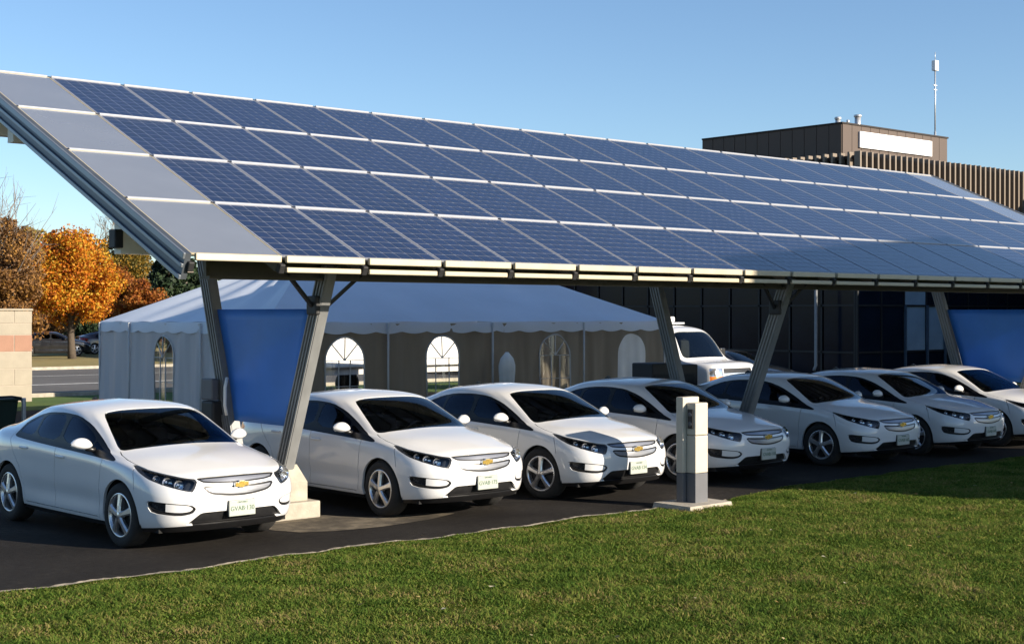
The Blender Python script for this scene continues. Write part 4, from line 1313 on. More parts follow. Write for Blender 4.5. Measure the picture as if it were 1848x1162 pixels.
# antenna mast
ant = empty("antenna_mast", (57.6, 36.7, BZT - .12)); tag(ant, "thin tall antenna mast with a white box on top above the roof", "antenna")
MB().tube([(0, 0, 0), (0, 0, 2.4)], .05, 10).build("mast_base", M_metal, ant)
MB().tube([(0, 0, 2.4), (0, 0, 5.2)], .032, 8).build("mast", M_metal, ant)
MB().cbox(-.15, .15, -.10, .10, 5.15, 5.62, .03).build("antenna_box", M_sign, ant)
MB().tube([(0, 0, 5.62), (0, 0, 6.0)], .015, 6).build("whip", M_metal, ant)
for z in (4.5, 4.3): MB().box(-.14, .14, -.02, .02, z - .02, z + .02).build("mast_clamp", M_metal, ant)
MB().tube([(.9, .2, -.0), (.0, 0, 2.2)], .015, 5).build("guy_rod", M_metal, ant)

# plain neighbour block behind and right of the viewer, outside the picture: its long low-sun shadow lies over cars four to six
nb = empty("neighbour_block", (21.95, -2.0, 0), R(23))
tag(nb, "plain brick block standing right of the viewer, beyond the picture edge", "building")
M_nb = mat("neighbour_brick", (.30, .17, .12), .85, var=.12, scale=8)
MB().box(0, 7.9, -9, 0, 0, 8.75).build("wall", M_nb, nb)
MB().cbox(-.05, 7.95, -9.05, .05, 8.751, 8.93, .02).build("roof", M_recess, nb)
for k in range(3):
    for z in (1.0, 3.8, 6.5):
        w = MB(); w.box(.8 + k * 2.4, 2.1 + k * 2.4, -.02, .03, z, z + 1.5); w.build("window", M_bglass, nb)

# ------------------------------------------------------------------ trees
M_bark = mat("bark", (.075, .058, .042), .9, var=.25, scale=6, bump=.4, bscale=18)
M_bark2 = mat("grey_twigs", (.20, .165, .135), .9, var=.2, scale=6)
M_maple = leaf_mat("orange_maple_leaves", [(.22, .055, .008), (.48, .13, .010), (.62, .23, .016), (.66, .34, .03), (.42, .30, .03)])
M_rust = leaf_mat("rust_leaves", [(.13, .035, .010), (.26, .075, .014), (.36, .13, .02), (.30, .15, .03)])
M_olive = leaf_mat("olive_leaves", [(.06, .055, .012), (.13, .105, .018), (.25, .155, .022), (.38, .20, .025)])
M_yellow = leaf_mat("yellow_leaves", [(.16, .11, .02), (.32, .22, .03), (.45, .33, .04)])
M_brownl = leaf_mat("brown_leaves", [(.10, .055, .025), (.19, .10, .042), (.30, .155, .05), (.42, .22, .05)])
M_pine = leaf_mat("pine_needles", [(.012, .024, .012), (.025, .045, .020), (.045, .070, .028)], .15)

def at(u, d):
    lat = (u - 924) / 2610 * d
    return lat * .7524 + d * .6587, d * .7524 - lat * .6587

def crown_cards(r, cents, rad, n, size, flat=.0):
    """leaf quads scattered in clumps round the given centres"""
    k = r.integers(0, len(cents), n)
    v = r.normal(0, 1, (n, 3)); v /= np.linalg.norm(v, axis=1, keepdims=True)
    P = cents[k] + v * (rad[k] * r.random(n) ** .45)[:, None] * np.array([1, 1, .8])
    a = r.normal(0, 1, (n, 3)); a /= np.linalg.norm(a, axis=1, keepdims=True)
    b = np.cross(a, r.normal(0, 1, (n, 3))); b /= np.linalg.norm(b, axis=1, keepdims=True)
    s = size * r.uniform(.6, 1.3, n)[:, None]
    V = np.empty((n, 4, 3))
    V[:, 0] = P - a * s; V[:, 1] = P - b * s * .6; V[:, 2] = P + a * s; V[:, 3] = P + b * s * .6
    return V.reshape(-1, 3), np.arange(n * 4).reshape(n, 4)

def tree(name, lab, u, d, top_v, bot_v, w_px, m, n=6000, size=.13, seed=1, clumps=34, bare=0, group="trees across the road", trunk_r=.16, asym=0.0, fill=1.0):
    r = np.random.default_rng(seed)
    x, y = at(u, d)
    zt = 2.41 - (top_v - 567) / 2610 * d; zb = max(2.41 - (bot_v - 567) / 2610 * d, .6)
    rx = w_px / 2 / 2610 * d; rz = (zt - zb) / 2; cz = (zt + zb) / 2
    root = empty(name, (x, y, 0)); tag(root, lab, "tree", group)
    c = r.normal(0, 1, (clumps, 3)); c /= np.linalg.norm(c, axis=1, keepdims=True)
    c *= (r.random((clumps, 1)) ** .5) * .80
    taper = 1 - .35 * np.maximum(c[:, 2:3], 0)
    cents = np.column_stack([c[:, :2] * rx * taper, cz + c[:, 2] * rz])
    rad = r.uniform(.20, .38, clumps) * min(rx, rz) * fill
    if n:
        V, F = crown_cards(r, cents, rad, n, size)
        link("crown", np_mesh("crown", V, F, m), root)
    tb = MB()
    bend = r.normal(0, .12, 2)
    top = Vector((bend[0], bend[1], cz))
    tb.tube([(0, 0, -.1), (bend[0] * .3, bend[1] * .3, zb * .6), (bend[0] * .7, bend[1] * .7, zb + rz * .4), top], [trunk_r * 1.25, trunk_r, trunk_r * .75, trunk_r * .35], 9)
    for i in range(min(14, clumps)):
        e = Vector(cents[i]); s = Vector((bend[0] * .6, bend[1] * .6, zb * .8 + (cz - zb * .8) * r.uniform(.1, .9)))
        mid = s.lerp(e, .5) + Vector((0, 0, .12 * rz))
        tb.tube([s, mid, e], [trunk_r * .42, trunk_r * .26, trunk_r * .08], 6)
    tb.build("trunk", M_bark, root)
    if bare:
        tw = MB()
        for i in range(bare):
            s = Vector(cents[r.integers(0, clumps)])
            dv = Vector((r.normal(0, .35), r.normal(0, .35), abs(r.normal(.9, .3)))).normalized()
            L = r.uniform(.5, 1.1) * rz
            m1 = s + dv * L * .5 + Vector(r.normal(0, .06 * rz, 3)); e = s + dv * L + Vector(r.normal(0, .10 * rz, 3))
            tw.tube([s, m1, e], [.030, .018, .005], 4, False)
            for q in range(3):
                s2 = s.lerp(e, r.uniform(.3, .9)); e2 = s2 + (dv + Vector(r.normal(0, .6, 3))).normalized() * L * .35
                tw.tube([s2, e2], [.012, .004], 3, False)
        tw.build("twigs", M_bark2, root)
    return root

tree("maple_tree", "bright orange maple across the road, the largest and brightest crown", 130, 78, 400, 612, 200, M_maple, 36000, .085, 3, 84, trunk_r=.2)
tree("maple_tree", "darker rust orange maple just right of the bright orange maple", 248, 86, 494, 606, 112, M_rust, 17000, .095, 5, 54)
tree("oak_tree", "olive and orange tree standing behind and above the rust maple", 222, 118, 404, 560, 180, M_olive, 18000, .12, 8, 44, trunk_r=.22)
tree("yellow_tree", "small yellow-green tree top left of the bright orange maple", 62, 108, 384, 560, 92, M_yellow, 6000, .16, 9, 32)
tree("oak_tree", "orange-brown tree high behind the bright maple crown", 118, 122, 402, 560, 120, M_rust, 7000, .18, 10, 36)
tree("bare_tree", "brown half-bare tree with fine twigs at the left picture edge", 2, 68, 372, 590, 165, M_brownl, 30000, .075, 12, 70, bare=80, trunk_r=.2)
tree("maple_tree", "rust brown tree filling the gap left of the bright orange maple", 70, 92, 432, 600, 120, M_rust, 15000, .10, 31, 46)
tree("maple_tree", "dull orange tree between the bright maple and the rust maple", 196, 97, 462, 600, 130, M_rust, 15000, .10, 33, 46)
tree("bare_tree", "brown-leaved tree beyond the left picture edge", -150, 74, 350, 590, 190, M_brownl, 6000, .13, 14, 40, bare=60)
tree("oak_tree", "olive tree beyond the left picture edge behind the bare trees", -60, 112, 400, 570, 170, M_olive, 6000, .17, 15, 40)
tree("thin_bare_tree", "leafless thin tree whose twigs rise above the olive tree", 190, 135, 385, 450, 60, M_brownl, 0, .1, 16, 14, bare=45, trunk_r=.08)
def pine(u, d, top_v, w_px, seed, lab):
    r = np.random.default_rng(seed); x, y = at(u, d)
    H = 2.41 - (top_v - 567) / 2610 * d; rx = w_px / 2 / 2610 * d
    root = empty("pine_tree", (x, y, 0)); tag(root, lab, "tree", "dark pines behind the tent")
    cents = []; rad = []
    for k in range(70):
        t = r.random() ** .8; a = r.uniform(0, 6.283); q = rx * (1 - t) ** .7 * r.uniform(.35, 1)
        cents.append((q * math.cos(a), q * math.sin(a), .8 + (H - .9) * t)); rad.append(rx * .26 * (1.15 - .6 * t))
    V, F = crown_cards(r, np.array(cents), np.array(rad), 9000, .15)
    link("crown", np_mesh("crown", V, F, M_pine), root)
    MB().tube([(0, 0, -.1), (0, 0, H * .5), (0, 0, H * .95)], [.2, .12, .03], 8).build("trunk", M_bark, root)
pine(306, 90, 432, 130, 21, "dark green pine rising over the tent's left roof slope")
pine(345, 104, 470, 95, 22, "second dark pine half hidden behind the canopy's lower corner")
pine(410, 112, 455, 110, 23, "dark pine hidden mostly behind the solar canopy")
# low dark shrubs under the trees, one plant each
for i, (u, d, tv, w, m) in enumerate(((20, 74, 540, 90, M_brownl), (78, 90, 560, 80, M_brownl), (150, 96, 566, 90, M_pine), (222, 99, 560, 90, M_brownl), (275, 103, 556, 80, M_pine), (-60, 76, 545, 110, M_brownl))):
    r = np.random.default_rng(40 + i); x, y = at(u, d)
    H = 2.41 - (tv - 567) / 2610 * d; rx = w / 2 / 2610 * d
    root = empty("shrub", (x, y, 0))
    tag(root, ["brown thicket below the half-bare tree at the left edge", "brown bush left of the bright maple's trunk", "dark evergreen bush right of the bright maple's trunk", "brown bush under the rust maple", "dark evergreen bush below the pine beside the tent roof", "brown thicket beyond the left picture edge"][i], "shrub", "shrubs below the trees")
    c = np.column_stack([r.normal(0, .4, 26) * rx, r.normal(0, .4, 26) * rx, r.uniform(.1, .85, 26) * H])
    V, F = crown_cards(r, c, np.full(26, H * .26), 4000, .12)
    link("foliage", np_mesh("foliage", V, F, m), root)
    st = MB()
    for k in range(6): st.tube([(0, 0, -.05), c[k]], [.04, .01], 5)
    st.build("stems", M_bark, root)
def shade_tree(x, y, H, rx, zb, seed, lab):
    r = np.random.default_rng(seed); root = empty("shade_evergreen", (x, y, 0)); tag(root, lab, "tree", "unseen evergreens added to shade the glass front")
    c = r.normal(0, 1, (80, 3)); c /= np.linalg.norm(c, axis=1, keepdims=True); c *= r.random((80, 1)) ** .45 * .85
    cents = np.column_stack([c[:, 0] * rx, c[:, 1] * rx, (H + zb) / 2 + c[:, 2] * (H - zb) / 2])
    V, F = crown_cards(r, cents, np.full(80, rx * .32), 26000, .24)
    link("crown", np_mesh("crown", V, F, M_pine), root)
    tb = MB().tube([(0, 0, -.1), (.1, 0, zb), (.05, .1, H * .8)], [.35, .27, .06], 10)
    for i in range(12):
        e = Vector(cents[i]); tb.tube([(0, 0, zb * .7 + i * .3), e], [.14, .03], 6)
    tb.build("trunk", M_bark, root)
for i, (x, y) in enumerate(((47.8, 21.0), (51.3, 21.6), (54.9, 21.2), (58.6, 22.0))):  # unseen row added so its crowns keep the sun off the glass ground floor
    shade_tree(x, y, 8.6, 2.7, 1.0, 61 + i, ["evergreen nearest the glazed building's corner, beyond the right picture edge", "second added shading evergreen from the building corner, beyond the right picture edge", "third added shading evergreen from the building corner, beyond the right picture edge", "farthest added shading evergreen of the row beyond the right picture edge"][i])
# far tree belt so the horizon is closed behind the tent, building and off to the sides
r = np.random.default_rng(77)
cents = []; rad = []
for k in range(420):
    u = r.uniform(-1500, 1750); d = r.uniform(150, 200)
    if -250 < u < 520: d += 40
    x, y = at(u, d); h = r.uniform(3.0, 7.5)
    for q in range(2): cents.append((x + r.normal(0, 2), y + r.normal(0, 2), h * r.uniform(.25, .8))); rad.append(r.uniform(1.4, 2.4))
V, F = crown_cards(r, np.array(cents), np.array(rad), 52000, .42)
o = link("far_woodland", np_mesh("far_woodland", V, F, leaf_mat("far_wood_leaves", [(.05, .04, .018), (.11, .075, .025), (.19, .11, .03), (.10, .10, .03)])))
tag(o, "far belt of autumn woodland along the horizon", "woodland", kind="stuff")

# ------------------------------------------------------------------ charging post on the lawn edge
M_post = mat("charger_cream_enamel", (.46, .42, .345), .5, var=.05, scale=6)
M_postg = mat("charger_grey_base", (.10, .103, .112), .55, var=.08, scale=6)
pad = empty("charging_post", (13.58, 12.08, 0)); pad.scale = (.92, .92, .97); tag(pad, "cream and grey charging post on a concrete pad at the lawn edge", "charging post")
vs = [(-.46, -.36, 0), (.40, -.36, 0), (.46, .34, 0), (-.42, .36, 0), (-.445, -.345, .075), (.39, -.34, .08), (.445, .33, .075), (-.405, .345, .07)]
MB().add(vs, [(0, 3, 2, 1), (4, 5, 6, 7), (0, 1, 5, 4), (1, 2, 6, 5), (2, 3, 7, 6), (3, 0, 4, 7)]).build("pad", M_conc, pad)
MB().cbox(-.17, .16, .035, .16, .45, 1.42, .012).build("back_column", M_post, pad)
MB().cbox(-.165, .155, .04, .155, .07, .448, .006).build("back_base", M_postg, pad)
MB().cbox(-.10, .155, -.13, .033, .452, .93, .012).build("lower_cover", M_post, pad)
MB().cbox(-.10, .155, -.13, .033, .936, 1.35, .014).build("upper_cover", M_post, pad)
MB().cbox(-.098, .153, -.128, .031, .07, .448, .006).build("front_base", M_postg, pad)
so = MB(); so.cbox(-.118, -.099, -.095, .0, 1.02, 1.27, .006).build("socket_panel", M_blk, pad)
for z in (1.08, 1.20): MB().lathe([(.032, -.128), (.030, -.136), (.0, -.130)], 'x', 14, (0.008, -.047, z)).build("socket", M_postg, pad)

# charger box with a hanging white cable on the rear post nearest the tent corner
cb = empty("post_charger", (9.30, rY(1.0), 0)); tag(cb, "dark wall charger with white cable on the rear post beside the blue banner", "charger")
MB().cbox(-.20, .14, .12, .42, .72, 1.32, .03).build("charger_box", M_blk, cb)
MB().cbox(-.205, -.10, .13, .41, 1.33, 1.60, .02).build("charger_head", M_postg, cb)
MB().tube([(-.12, -.10, 1.62), (-.17, -.14, 1.50), (-.18, -.15, 1.28), (-.14, -.12, 1.16)], .02, 8).build("cable", M_white, cb)
# dark cabinets by the second post pair
cab = empty("equipment_cabinet", (POSTX[1] + 1.1, 17.4, 0)); tag(cab, "pair of low black equipment cabinets behind the middle rear post", "cabinet")
MB().cbox(-.55, -.02, -.25, .25, 0, 1.56, .02).build("cabinet_body", M_blk, cab)
MB().cbox(.03, .62, -.25, .25, 0, 1.52, .02).build("cabinet_body", M_blk, cab)
for x in (-.50, .08):
    for z in (.5, 1.0): MB().cbox(x, x + .44, -.262, -.251, z, z + .36, .004).build("cabinet_door", M_mull, cab)

# ------------------------------------------------------------------ cream block wall at the left edge
M_blk_c = mat("cream_block", (.30, .265, .205), .85, var=.08, scale=3, bump=.2, bscale=25)
M_blk_r = mat("red_block", (.28, .155, .105), .85, var=.10, scale=3, bump=.2, bscale=25)
M_mort = mat("mortar", (.36, .31, .25), .95, var=.1, scale=5)
wl = empty("block_wall", (16.3, 38.7, 0)); tag(wl, "cream block wall with a red band at the left picture edge", "wall")
MB().box(-9.99, -.012, .012, .40, 0, 2.48).build("mortar_core", M_mort, wl)
cz = [0, .46, .92, 1.38, 1.84, 2.16, 2.50]
for q in range(6):
    m = M_blk_r if q == 3 else M_blk_c
    h0, h1 = cz[q] + .008, cz[q + 1] - .008
    b = MB(); b.cbox(-.992, -.008, 0, .39, h0, h1, .008); me_b = b.mesh("block", m)
    off = .5 if q % 2 else 0
    for k in range(10):
        if off and k == 9: continue
        link("block", me_b, wl, (-k * 1.0 - off, random.uniform(-.004, .004), 0))
    if off:
        hb = MB(); hb.cbox(-.492, -.0, 0, .39, h0, h1, .008); link("half_block", hb.mesh("half_block", m), wl, (-.0, 0, 0))
MB().cbox(-10, .02, -.03, .43, 2.505, 2.56, .01).build("coping", M_blk_c, wl)

# dark waste container with a bent tube handle, left of the first car
wb = empty("waste_container", (10.0, 26.3, 0), R(12)); wb.scale = (1, 1, .76); tag(wb, "dark green waste container with tubular frame at the left picture edge", "container")
M_dkgreen = mat("dark_green_plastic", (.012, .030, .022), .5, var=.2, scale=4)
bd = MB()
bd.add([(-.62, -.40, .10), (.50, -.40, .10), (.50, .40, .10), (-.62, .40, .10), (-.75, -.48, 1.08), (.58, -.48, 1.08), (.58, .48, 1.08), (-.75, .48, 1.08)], [(0, 3, 2, 1), (4, 5, 6, 7), (0, 1, 5, 4), (1, 2, 6, 5), (2, 3, 7, 6), (3, 0, 4, 7)])
bd.build("bin_body", M_dkgreen, wb)
MB().cbox(-.80, .62, -.53, .53, 1.085, 1.15, .02).build("lid", M_dkgreen, wb)
MB().tube([(.66, -.52, .05), (.67, -.52, 1.02), (.60, -.52, 1.15), (.42, -.52, 1.19), (-.7, -.52, 1.19)], .03, 8).build("tube_frame", M_blk, wb)
MB().cbox(.60, .665, -.60, -.54, .25, 1.15, .01).build("pale_stay", M_metal, wb)
for x in (-.5, .4): MB().lathe([(.0, -.05), (.10, -.05), (.10, .05), (0, .05)], 'y', 14, (x, -.3, .10)).build("caster", M_tyre, wb)

# slender utility pole beyond the tent, and a small white house among the far trees
x, y = at(336, 92)
up = empty("utility_pole", (x, y, 0)); tag(up, "slender pale utility pole rising beside the tent roof", "pole")
MB().tube([(0, 0, 0), (0, 0, 5.4)], [.09, .06], 8).build("pole_shaft", M_bark2, up)
MB().bar((-.5, 0, 5.1), (.5, 0, 5.1), .08, .08).build("cross_arm", M_bark2, up)
x, y = at(296, 128)
hs = empty("small_house", (x, y, 0), R(-30)); tag(hs, "small white house half hidden behind the trees left of the canopy", "house")
M_hw = mat("white_house_wall", (.68, .66, .62), .8, var=.06, scale=2)
MB().box(-4, 4, -3, 3, 0, 4.4).build("wall", M_hw, hs)
MB().prism([(-3.4, 4.41), (3.4, 4.41), (0, 5.6)], 'x', -4.3, 4.3).build("roof", mat("grey_shingle_roof", (.36, .35, .34), .9, var=.12, scale=4), hs)
for x0 in (-2.8, -.5, 1.8):
    w = MB().cbox(x0, x0 + 1.0, -3.06, -2.99, 2.5, 3.6, .02).build("window", M_bglass, hs)
    MB().box(x0 - .08, x0 + 1.08, -3.09, -3.061, 2.40, 2.48).build("sill", M_hw, w)

# ------------------------------------------------------------------ white work van beside the tent
VAN_RINGS = [
 [(.12,0,.34),(.13,.5,.34),(.18,.80,.34),(.34,.92,.34),(.9,.95,.36),(1.6,.96,.34),(2.8,.96,.34),(4.0,.96,.34),(4.7,.96,.36),(5.4,.93,.40),(5.6,.78,.42),(5.64,.45,.42),(5.64,0,.42)],
 [(.02,0,.50),(.03,.5,.50),(.08,.84,.50),(.26,.965,.50),(.9,.99,.50),(1.6,.99,.50),(2.8,.99,.50),(4.0,.99,.50),(4.7,.99,.50),(5.45,.97,.52),(5.66,.82,.54),(5.69,.45,.54),(5.69,0,.54)],
 [(.0,0,.66),(.01,.5,.66),(.06,.84,.66),(.24,.97,.66),(.9,1.0,.68),(1.6,1.0,.68),(2.8,1.0,.68),(4.0,1.0,.68),(4.7,1.0,.68),(5.45,.98,.68),(5.65,.83,.70),(5.68,.45,.70),(5.68,0,.70)],
 [(0.02,0,0.88),(0.03,0.5,0.88),(0.08,0.84,0.88),(0.25,0.965,0.89),(0.9,0.995,0.895),(1.6,1,0.88),(2.8,1,0.88),(4,1,0.88),(4.7,1,0.88),(5.45,0.98,0.9),(5.64,0.83,0.92),(5.67,0.45,0.92),(5.67,0,0.92)],
 [(0.06,0,1.08),(0.07,0.5,1.08),(0.12,0.83,1.07),(0.28,0.945,1.07),(0.9,0.985,1.08),(1.6,0.995,1.07),(2.8,1,1.08),(4,1,1.08),(4.7,1,1.08),(5.43,0.98,1.1),(5.63,0.83,1.1),(5.66,0.45,1.1),(5.66,0,1.1)],
 [(0.14,0,1.175),(0.15,0.48,1.175),(0.2,0.78,1.165),(0.36,0.89,1.165),(0.92,0.955,1.177),(1.6,0.985,1.17),(2.8,0.995,1.2),(4,0.995,1.2),(4.7,0.99,1.2),(5.41,0.97,1.22),(5.61,0.82,1.22),(5.64,0.45,1.22),(5.64,0,1.22)],
 [(0.55,0,1.235),(0.56,0.45,1.23),(0.6,0.72,1.215),(0.7,0.84,1.21),(1.02,0.925,1.238),(1.62,0.97,1.28),(2.8,0.985,1.32),(4,0.985,1.32),(4.7,0.98,1.32),(5.39,0.96,1.34),(5.59,0.81,1.34),(5.62,0.45,1.34),(5.62,0,1.34)],
 [(.92,0,1.27),(.93,.45,1.265),(.97,.72,1.25),(1.02,.84,1.25),(1.15,.905,1.32),(1.65,.95,1.42),(2.8,.965,1.46),(4.0,.965,1.46),(4.7,.96,1.46),(5.36,.94,1.48),(5.56,.80,1.48),(5.59,.45,1.48),(5.59,0,1.48)],
 [(1.18,0,1.58),(1.19,.45,1.575),(1.22,.70,1.565),(1.27,.80,1.56),(1.38,.86,1.58),(1.75,.905,1.64),(2.8,.92,1.68),(4.0,.92,1.68),(4.7,.915,1.68),(5.32,.90,1.70),(5.52,.77,1.7),(5.55,.43,1.7),(5.55,0,1.7)],
 [(1.48,0,1.92),(1.49,.42,1.915),(1.52,.63,1.905),(1.57,.72,1.90),(1.68,.78,1.90),(1.95,.82,1.92),(2.8,.835,1.93),(4.0,.835,1.93),(4.7,.83,1.93),(5.25,.81,1.93),(5.44,.70,1.93),(5.47,.40,1.93),(5.47,0,1.93)],
 [(1.66,0,2.02),(1.67,.38,2.015),(1.70,.57,2.00),(1.75,.65,1.99),(1.85,.70,1.985),(2.1,.73,1.99),(2.8,.745,2.0),(4.0,.745,2.0),(4.7,.74,2.0),(5.15,.72,1.99),(5.32,.62,1.98),(5.36,.35,1.98),(5.36,0,1.98)],
 [(2.1,0,2.09),(2.11,.2,2.088),(2.14,.30,2.086),(2.2,.34,2.085),(2.3,.36,2.085),(2.5,.37,2.085),(2.9,.37,2.088),(4.0,.37,2.088),(4.5,.36,2.085),(4.8,.34,2.08),(4.9,.28,2.08),(4.92,.15,2.08),(4.92,0,2.08)],
 [(2.5,0,2.10),(2.55,0,2.10),(2.6,0,2.10),(2.65,0,2.10),(2.7,0,2.10),(2.8,0,2.10),(3.2,0,2.10),(3.8,0,2.10),(4.1,0,2.10),(4.3,0,2.10),(4.4,0,2.10),(4.45,0,2.10),(4.5,0,2.10)],
]
def make_van():
    YV = 2.84
    root = empty("work_van", (27.1, 22.75 + YV, 0), R(3)); root.scale = (1.0, 1.0, 1.02); tag(root, "white work van with roof beacon parked beside the tent", "van")
    V, P, LV, Q, nst = loft(VAN_RINGS, 10, 7)
    T = np.vstack([Q[:, [0, 1, 2]], Q[:, [0, 2, 3]]])
    a_ = V[T[:, 0]]; area = np.linalg.norm(np.cross(V[T[:, 1]] - a_, V[T[:, 2]] - a_), axis=1); T = T[area > 1e-9]
    N = vnormals(V, T)
    if ((V - np.array([2.8, 0, 1.0])) * N).sum() < 0: N = -N; T = T[:, ::-1]
    pp = np.minimum(P, nst - P); ring = np.array(VAN_RINGS[3])
    arc = np.concatenate([[0], np.cumsum(np.linalg.norm(np.diff(ring[:, :2], axis=0), axis=1))])
    A = np.column_stack([V, np.interp(pp, np.arange(len(arc)), arc), N])
    WSv = smooth_poly([(.99, -.40), (.99, .40), (1.03, .70), (1.10, .80), (1.25, .77), (1.50, .66), (1.53, .55), (1.50, 0), (1.53, -.55), (1.50, -.66), (1.25, -.77), (1.10, -.80), (1.03, -.70)], 1)
    SW1 = smooth_poly([(1.42, 1.30), (2.25, 1.33), (2.25, 1.84), (1.82, 1.84), (1.66, 1.72)], 1)
    SW2 = smooth_poly([(2.45, 1.33), (3.75, 1.33), (3.75, 1.84), (2.45, 1.84)], 1)
    HLv = [(.58, .75), (.98, .75), (.98, 1.09), (.58, 1.09)]
    GRv = [(-.55, .78), (.55, .78), (.55, 1.08), (-.55, 1.08)]
    ay = lambda A: np.abs(A[:, 1])
    F_ = [lambda A: np.where(A[:, 2] > 1.2, poly_sdf(A[:, 0], A[:, 1], WSv), 1),
          lambda A: np.where(ay(A) > .6, poly_sdf(A[:, 0], A[:, 2], SW1), 1), lambda A: np.where(ay(A) > .6, poly_sdf(A[:, 0], A[:, 2], SW2), 1),
          lambda A: np.where(A[:, 0] < .6, poly_sdf(A[:, 3], A[:, 2], HLv), 1), lambda A: np.where(A[:, 0] < .6, poly_sdf(A[:, 1], A[:, 2], GRv), 1),
          lambda A: np.where(A[:, 0] < .6, A[:, 2] - .90, 1), lambda A: np.where(A[:, 0] < .6, A[:, 2] - .97, 1), lambda A: np.where(A[:, 0] < .6, A[:, 2] - .87, 1),
          lambda A: A[:, 2] - .60]
    for xa in (.95, 4.38): F_.append(lambda A, xa=xa: np.where(ay(A) > .6, np.hypot(A[:, 0] - xa, A[:, 2] - .38) - .42, 1))
    for f in F_: A, T = split_mesh(A, T, f(A))
    C = A[T].mean(axis=1); reg = np.zeros(len(T), int)
    reg[(C[:, 0] < .9) & (C[:, 2] < .60)] = 1
    reg[(C[:, 2] > 1.2) & (poly_sdf(C[:, 0], C[:, 1], WSv) < 0)] = 2
    for g in (SW1, SW2): reg[(np.abs(C[:, 1]) > .6) & (poly_sdf(C[:, 0], C[:, 2], g) < 0)] = 3
    h = (C[:, 0] < .6) & (poly_sdf(C[:, 3], C[:, 2], HLv) < 0)
    reg[h & (C[:, 2] > .90)] = 4; reg[h & (C[:, 2] <= .90)] = 5
    g = (C[:, 0] < .6) & (poly_sdf(C[:, 1], C[:, 2], GRv) < 0); reg[g] = 6
    reg[g & (np.abs(C[:, 2] - .92) < .05)] = 7
    for xa in (.95, 4.38): reg[(np.abs(C[:, 1]) > .6) & (np.hypot(C[:, 0] - xa, C[:, 2] - .38) < .42)] = 98
    L_ = C[:, 1] < 0
    S = lambda nm, sel, m, ins=0., fl=.02, par=root: shell_part(nm, A, T[sel], m, par, ins, fl, YV) if sel.any() else None
    S("body", reg == 0, M_paint, 0, .03); S("bumper", reg == 1, M_postg, -.01, .03); S("windshield", reg == 2, M_cglass, .008, 0)
    gg = S("grille", reg == 6, M_trim, .03, .03); S("grille_bar", reg == 7, M_chrome, .0, .02, gg)
    for hf in (L_, ~L_):
        S("side_window", (reg == 3) & hf, M_cglass_dk, .006, 0); S("headlight", (reg == 4) & hf, M_reflector, .01, .02); S("turn_lamp", (reg == 5) & hf, M_amber, .008, .02)
    for s in (-1, 1):
        for xa in (.95, 4.38):
            w = wheel_parts(root, s, xa - YV, .38, .86, 6, .23, .115)
        m = MB(); m.cbox(s * 1.13 - .10, s * 1.13 + .10, 1.35 - YV, 1.47 - YV, 1.28, 1.52, .03); mi = m.build("mirror", M_trim, root)
        MB().bar((s * .95, 1.46 - YV, 1.36), (s * 1.06, 1.42 - YV, 1.38), .05, .06).build("mirror_arm", M_trim, mi)
    u = MB(); u.box(-.86, .86, .5 - YV, 5.4 - YV, .36, .5); u.box(-.88, .88, 1.3 - YV, 5.3 - YV, .55, 1.15)
    u.cbox(-.8, .8, 1.0 - YV, 1.35 - YV, 1.0, 1.24, .04); u.build("underbody", M_under, root)
    for x in (-.42, .42): 
        sb = MB(); sb.cbox(x - .25, x + .25, 1.95 - YV, 2.15 - YV, 1.1, 1.72, .05); sb.cbox(x - .13, x + .13, 1.98 - YV, 2.10 - YV, 1.73, 1.88, .03); sb.build("seat", M_seat, root)
    b = MB(); b.cbox(-.50, .50, 2.1 - YV, 2.35 - YV, 2.11, 2.16, .01); bb = b.build("roof_bar", M_metal, root)
    MB().lathe([(.10, 2.16), (.10, 2.25), (.07, 2.31), (0, 2.33)], 'z', 14, (-.30, 2.2 - YV, 0)).build("beacon", M_white, bb)
    MB().cbox(-.1, .12, 2.1 - YV, 2.3 - YV, 2.165, 2.30, .03).build("spot_lamp", M_white, bb)
    return root
make_van()

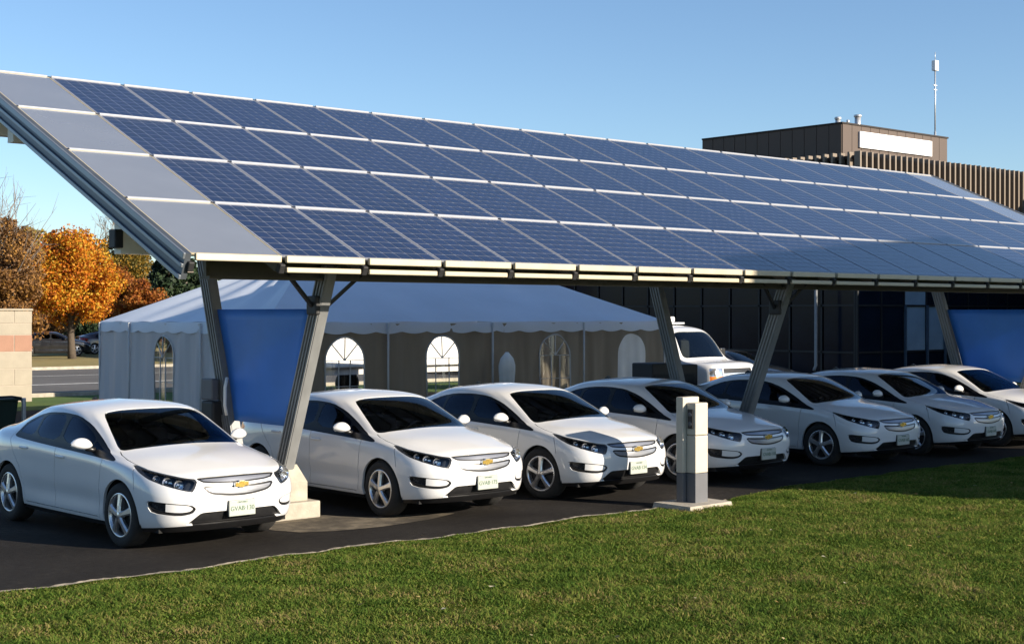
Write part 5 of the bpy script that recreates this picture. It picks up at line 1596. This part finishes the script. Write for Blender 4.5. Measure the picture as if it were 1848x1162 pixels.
# ------------------------------------------------------------------ parked cars
HATCH_X = [7.62, 11.0, 13.55, 16.27, 19.75, 22.30, 24.85]
HATCH_Y = [12.98, 13.02, 13.0, 13.05, 13.1, 13.1, 13.1]
HATCH_R = [1.7, .6, .4, .3, -1.6, -.5, 0.]
HATCH_L = ["white hatchback nearest the camera at the left end of the row",
           "second white hatchback from the left, just right of the concrete footing",
           "third white hatchback from the left, with the charging post's shadow on its hood",
           "white hatchback directly behind the charging post",
           "white hatchback right of the middle front post, fifth in the row",
           "white hatchback sixth in the row, in full shade",
           "last white hatchback, cut off by the right picture edge"]
PLATES = ['GVAB·130', 'GVAB·175', 'GVAB·124', 'GVAB·118', 'GVAB·162', 'GVAB·147', 'GVAB·159']
STEER = [2, -3, 7, 0, 4, -2, 3]
proto = make_hatchback("electric_car")
for i in range(7):
    c = proto if i == 0 else copy_tree(proto)
    c.location = (HATCH_X[i], HATCH_Y[i] + YC, 0); c.rotation_euler = (0, 0, R(HATCH_R[i]))
    tag(c, HATCH_L[i], "car", "white electric cars parked under the canopy")
    for ch in c.children:
        if ch.name.startswith("licence_plate") and i:
            for q in ch.children:
                if q.name.startswith("plate_number"): q.data = text_mesh(PLATES[i], .066, M_plategreen, "plate_number", .0008)
        if ch.name.startswith("wheel") and ch.location.y < 0: ch.rotation_euler.z += R(STEER[i])
M_darkpaint = mat("dark_car_paint", (.012, .013, .017), .2, var=.2, scale=3, coat=1)
M_redpaint = mat("dark_red_car_paint", (.05, .012, .012), .2, var=.2, scale=3, coat=1)
def dark_car(x, y, rz, lab, m):
    c = copy_tree(proto)
    c.name = "dark_sedan"
    c.location = (x, y, 0); c.rotation_euler = (0, 0, rz)
    for ch in list(c.children):
        for o in [ch] + list(ch.children):
            if o.type == 'MESH' and o.material_slots and o.material_slots[0].material == M_paint:
                o.material_slots[0].link = 'OBJECT'; o.material_slots[0].material = m
    del c["group"]
    tag(c, lab, "car", "dark cars in the background")
dark_car(31.6, 24.6 + YC, R(8), "black sedan in the shade between the van and the glazed building", M_darkpaint)
xx, yy = at(92, 83); dark_car(xx, yy, R(75), "dark car parked under the bright orange maple, left of its trunk", M_darkpaint)
dark_car(31.4, 35.0, R(60), "dark red car seen through the third arched tent window", mat("red_car_paint", (.30, .02, .03), .2, var=.1, scale=3, coat=1))
xx, yy = at(205, 88); dark_car(xx, yy, R(80), "dark car parked across the road just left of the tent", M_redpaint)
